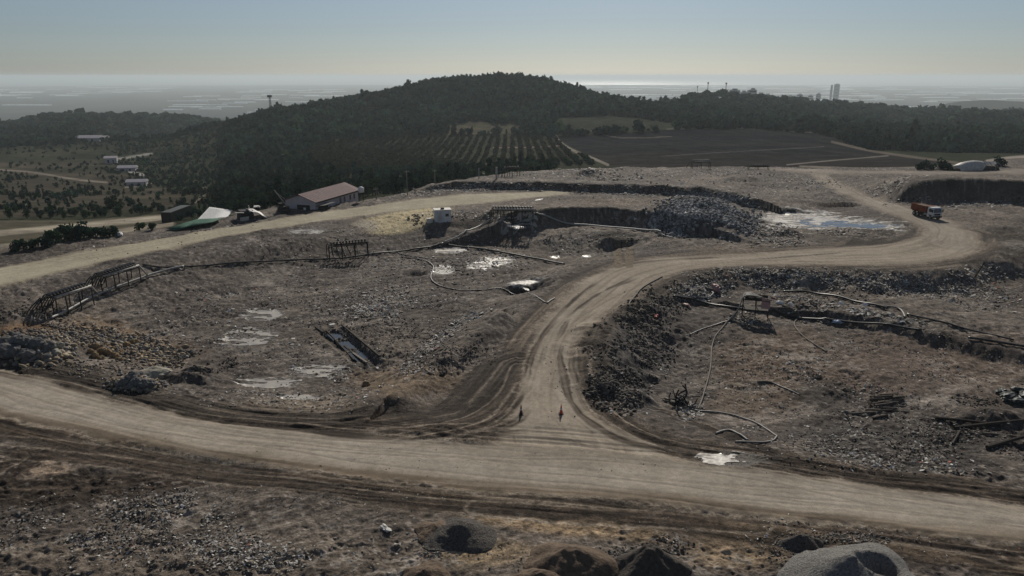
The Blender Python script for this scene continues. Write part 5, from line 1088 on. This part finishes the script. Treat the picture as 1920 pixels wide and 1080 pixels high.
stones('gravel', [(860, 1030, 80, 18, 900, .05), (1590, 1010, 130, 14, 900, .05), (1480, 1040, 40, 40, 400, .05), (1210, 1045, 80, 20, 500, .06), (1000, 1050, 120, 30, 600, .05)], [(.16, .15, .14), (.10, .095, .09), (.22, .2, .18)], 'loose gravel round the heaps at the bottom')
stones('pebbles', [(900, 850, 1000, 60, 260, .03), (1050, 640, 60, 170, 200, .045), (250, 440, 330, 60, 180, .08)], [(.12, .10, .08), (.2, .17, .14), (.07, .06, .05)], 'small clods on the packed roads', .7, 0, .25, False)
# ------------------------------------------------------------------ vegetation
def crown(n, lobes, rx, rz, size, seed, tall=0., base=.22):
    rg = np.random.default_rng(seed); cs = []
    for i in range(lobes):
        a = rg.uniform(0, 2 * PI); q = rg.uniform(.1, .62); z = rg.uniform(.15, 1.) if not tall else (i + .5) / lobes
        sh = (1.05 - z) if tall else 1.0
        cs.append((math.cos(a) * q * rx * sh, math.sin(a) * q * rx * sh, base + z * rz, rg.uniform(.32, .58) * rx * (.55 + .6 * sh)))
    cs = np.array(cs); k = rg.integers(0, lobes, n); d = rg.standard_normal((n, 3)); d /= np.linalg.norm(d, axis=1)[:, None]
    rad = cs[k, 3] * rg.uniform(.55, 1.08, n); c = cs[k, :3] + d * rad[:, None] * np.array([1, 1, .8])
    nrm = d + rg.standard_normal((n, 3)) * .8; nrm /= np.linalg.norm(nrm, axis=1)[:, None]
    t = np.cross(nrm, rg.standard_normal((n, 3))); t /= np.linalg.norm(t, axis=1)[:, None]; b_ = np.cross(nrm, t)
    s = size * rg.uniform(.6, 1.35, n)[:, None]
    V = np.stack([c - t * s - b_ * s * .6, c + t * s * .8 - b_ * s * .8, c + t * s * 1.1 + b_ * s * .5, c - t * s * .5 + b_ * s], 1)
    sh = rg.uniform(.84, 1.14, (n, 1)) * np.ones((1, 3)); sh[:, 0] *= rg.uniform(.85, 1.2, n)
    return V, sh                                                  # (n,4,3) unit: metres, base at 0
GREENS = np.array([(.028, .066, .042), (.023, .055, .041), (.036, .073, .042), (.022, .050, .043), (.045, .068, .044)])
def plant_mass(name, XYZ, scale, protos, tint, label):
    Vs, Cs = [], []
    pi = RNG.integers(0, len(protos), len(XYZ)); rot = RNG.uniform(0, 2 * PI, len(XYZ))
    for p, (V, sh) in enumerate(protos):
        k = np.nonzero(pi == p)[0]
        if not len(k): continue
        ca, sa = np.cos(rot[k]), np.sin(rot[k]); s = scale[k]
        x = (V[None, ..., 0] * ca[:, None, None] - V[None, ..., 1] * sa[:, None, None]) * s[:, None, None] + XYZ[k, 0][:, None, None]
        y = (V[None, ..., 0] * sa[:, None, None] + V[None, ..., 1] * ca[:, None, None]) * s[:, None, None] + XYZ[k, 1][:, None, None]
        z = V[None, ..., 2] * (s * RNG.uniform(.85, 1.25, len(k)))[:, None, None] + XYZ[k, 2][:, None, None]
        Vs.append(np.stack([x, y, z], -1).reshape(-1, 3).astype(np.float32)); Cs.append((sh[None] * tint[k][:, None]).reshape(-1, 3).astype(np.float32))
    V = np.concatenate(Vs); Fq = np.arange(len(V), dtype=np.int32).reshape(-1, 4)
    return big_mesh(name, V, Fq, M['leaf'], np.concatenate(Cs), 'stuff', label)
NV = 190000
rv = np.sqrt(RNG.uniform(165 ** 2, 2300 ** 2, NV)); av = RNG.uniform(math.radians(-43), math.radians(43), NV)
vx, vy = rv * np.sin(av), rv * np.cos(av); vz = gz(vx, vy); vpx, vpy = project(vx, vy, vz)
rim = np.interp(av, AZ, RE)
vwx = 22 * fbm(vx / 40, vy / 40, 3, 505)
vP = lambda k, g=0: inpoly(vpx + (vwx * 1.6 if k == 'valley' else .25 * vwx), vpy + (.4 * vwx if k == 'valley' else .08 * vwx), POLY[k]) & (rv < 1000)
patch = fbm(vx / 55, vy / 55, 3, 501)
den = np.full(NV, .9); den[rv < rim + 34] = 0
hillzone = (vpx > 250) & (vpx < 1600)
den = np.where(rv > 1050, .55 + .35 * patch, den)
den *= np.where((vpx < 215) & (rv < 1400), np.clip(.30 + 1.1 * patch, 0.03, .9), 1)
den[vP('valley')] = .16 + .7 * np.clip(patch[vP('valley')] - .05, 0, 1) * 2; den[vP('lane')] *= 0; den[vP('plough') | vP('pale') | vP('scrub') | vP('orchard')] = 0
den = np.where((vpx > 1040) & (vpy > 250) & (rv < 560), 0, den)
den = np.where((vpx > 1580) & (rv < 470), .0, den)
den = np.where((vpx > 640) & (vpx < 1000) & (vpy < 318) & (rv < 460), den * .3, den)
den = np.where((vpx > 500) & (vpx < 980) & (rv < 400) & (rv > rim + 40), np.clip(.75 + .6 * patch, .2, 1), den)
# tracks stay clear
for L_ in ([(1036, 243), (1050, 266), (1075, 282), (1105, 294), (1140, 309)], [(640, 339), (720, 333), (750, 332), (930, 325)], [(205, 300), (235, 296), (285, 288)], [(0, 318), (60, 323), (140, 336), (200, 342)], [(225, 316), (245, 322), (268, 328)]):
    D, S, L, _ = pline(vpx, vpy, np.array(L_, float), 12); den = np.where((D < 4) & (rv < 1000), 0, den)
area_keep = np.where(rv < 600, 1.0, np.where(rv < 1100, .75, .42))
kp = RNG.random(NV) < den * area_keep
T = np.stack([vx, vy, vz], -1)[kp]; tr_ = rv[kp]; ta = av[kp]; tpx = vpx[kp]
tint = GREENS[RNG.integers(0, 5, len(T))] * (1 + .6 * fbm(T[:, 0] / 70, T[:, 1] / 70, 2, 503) + .45 * fbm(T[:, 0] / 18, T[:, 1] / 18, 2, 504))[:, None] * RNG.uniform(.65, 1.4, (len(T), 1))
size = RNG.lognormal(0, .22, len(T)) * np.where(tr_ > 1100, 1.35, 1.0) * np.where((tpx < 420) & (tr_ < 900), .34, np.where(tr_ < 470, .72, 1.))
near_t = np.argsort(tr_)[:300]; near_t = near_t[tr_[near_t] < 620]
isn = np.zeros(len(T), bool); isn[near_t] = True
lo = [crown(34, 5, 3.6, 3.6, 1.25, 600 + i) for i in range(6)] + [crown(30, 5, 2.5, 5.4, 1.05, 610 + i, 1.) for i in range(1)]
vlo = [crown(16, 4, 4.2, 4.2, 1.7, 620 + i) for i in range(4)]
hi_ = [crown(90, 7, 3.4, 4.0, .62, 630 + i) for i in range(4)] + [crown(80, 6, 2.4, 6.0, .6, 640 + i, 1.) for i in range(2)]
m1 = ~isn & (tr_ < 620); m2 = ~isn & (tr_ >= 620) & (tr_ < 1150); m3 = ~isn & (tr_ >= 1150)
plant_mass('forest', np.concatenate([T[m2]]), size[m2], lo, tint[m2], 'dark forest covering the round hill behind the landfill')
plant_mass('forest', T[m3], size[m3], vlo, tint[m3], 'hazy woods on the ridges beyond the hill')
plant_mass('woodland', T[m1], size[m1], hi_, tint[m1], 'mixed woodland on the lower slopes behind the landfill')
# single trees that stand out at the near edge of the woods
def proto_tree(seed, tall, n=260, rx=3.2, rz=4.0, leaf=.36, lift=1.3):
    V, sh = crown(n, 8, rx, rz, leaf, seed, tall, lift)
    tint_ = GREENS[seed % 5] * 1.0
    me = bpy.data.meshes.new('crown'); VV = V.reshape(-1, 3); me.from_pydata(VV.tolist(), [], np.arange(len(VV)).reshape(-1, 4).tolist()); a = me.attributes.new('Col', 'FLOAT_COLOR', 'FACE'); a.data.foreach_set('color', np.hstack([sh * tint_, np.ones((n, 1))]).astype(np.float32).ravel()); me.materials.append(M['leaf'])
    t = MB().tube([(0, 0, -.6), (.05, .02, lift + .4), (.1, .1, lift + rz * .6)], [.22, .17, .05], 6)
    rg = np.random.default_rng(seed)
    for i in range(5):
        a_ = rg.uniform(0, 6.28); z = lift + rz * rg.uniform(.05, .5); t.tube([(.06, .05, z), (math.cos(a_) * rx * .5, math.sin(a_) * rx * .5, z + rz * .25)], [.09, .03], 5)
    o = t.build('trunk', M['bark']); return me, o.data, o
protos = [proto_tree(701 + i, 0) for i in range(4)] + [proto_tree(711 + i, 1., 220, 2.4, 6.4, .36) for i in range(2)]
for p in protos: bpy.data.objects.remove(p[2])
def place_tree(name, loc, s, p, label, group, cat='tree'):
    r = bpy.data.objects.new(name, None); COL.objects.link(r); r.location = loc; r.scale = (s, s, s * random.uniform(.9, 1.2)); r.rotation_euler = (0, 0, random.uniform(0, 6.28)); tag(r, label, cat, group)
    for nm, me in (('trunk', protos[p][1]), ('crown', protos[p][0])): o = bpy.data.objects.new(nm, me); COL.objects.link(o); o.parent = r
    return r
for i in near_t:
    px = tpx[i]; p = random.randrange(6); valley = px < 420
    lb, gr = ('dark scrub bush growing in the valley left of the workshop', 'scrub in the left valley') if valley else ('dark tree in the wood just beyond the landfill rim', 'trees just beyond the rim')
    if valley: p %= 4
    place_tree('bush' if valley else 'pine_tree' if p > 3 else 'tree', Vector(T[i]), float(size[i]) * .95, p, lb, gr, 'bush' if valley else 'tree')
# orchard rows
ob = []
ang_ = math.radians(-6); ux, uy = math.cos(ang_), math.sin(ang_)
gxx, gyy = np.meshgrid(np.arange(-260, 120, 6.2), np.arange(300, 720, 5.2)); ox = (gxx * ux - gyy * uy * 0).ravel() + RNG.normal(0, .35, gxx.size); oy = gyy.ravel() + gxx.ravel() * uy + RNG.normal(0, .35, gxx.size)
oz = gz(ox, oy); opx, opy = project(ox, oy, oz); orr = np.hypot(ox, oy)
k = inpoly(opx, opy, POLY['orchard']) & (orr > 330) & (orr < 900) & (RNG.random(len(ox)) < .95)
D, S, L, _ = pline(opx, opy, np.array([(1036, 243), (1050, 266), (1075, 282), (1105, 294), (1140, 309)], float), 12); k &= D > 5
O = np.stack([ox, oy, oz], -1)[k]; orr = orr[k]; order = np.argsort(orr)
ol = [crown(46, 5, 1.75, 1.7, .55, 800 + i, 0., .7) for i in range(4)]
ni = order[:220]; rest = order[220:]
plant_mass('orchard', O[rest], RNG.uniform(.85, 1.2, len(rest)), ol, np.array([(.048, .056, .034)]) * RNG.uniform(.75, 1.2, (len(rest), 1)), 'rows of small orchard trees on the slope')
oproto = [proto_tree(820 + i, 0, 120, 1.75, 1.8, .34, .7) for i in range(3)]
for p in oproto: bpy.data.objects.remove(p[2])
keep_p = protos; protos = oproto
for i in ni: place_tree('orchard_tree', Vector(O[i]), random.uniform(.85, 1.15), random.randrange(3), 'small rounded orchard tree in the rows nearest the landfill', 'nearest orchard trees')
protos = keep_p
# bushes beside the landfill
BUSH = [(128, 452, 2.2), (150, 448, 2.0), (105, 456, 1.7), (172, 446, 1.8), (196, 444, 1.5), (45, 468, 1.5), (62, 466, 1.2), (85, 462, 1.3), (262, 432, 1.4), (215, 440, 1.2), (30, 472, 1.1), (285, 432, 1.0), (160, 440, 1.5)]
protos = [proto_tree(840 + i, 0, 240, 1.5, 1.3, .2, .25) for i in range(3)]
for p in protos: bpy.data.objects.remove(p[2])
for i, (px, py, s) in enumerate(BUSH):
    b = hit1(px, py); place_tree('bush', b, s * .66, i % 3, 'round dark bush beside the haul road on the left' if px < 240 else 'small dark bush between the valley road and the green tarpaulin', 'bushes beside the haul road' if px < 240 else 'bushes near the green tarpaulin', 'bush')
for px, py, s in ((1730, 316, 1.2), (1745, 317, 1.0), (1765, 316, 1.4), (1778, 318, 1.0), (1874, 310, 1.6), (1722, 318, .9)):
    b = hit1(px, py); place_tree('bush', b, s, 1, 'low bush on the far rim beside the tunnel greenhouse', 'bushes by the tunnel greenhouse', 'bush')
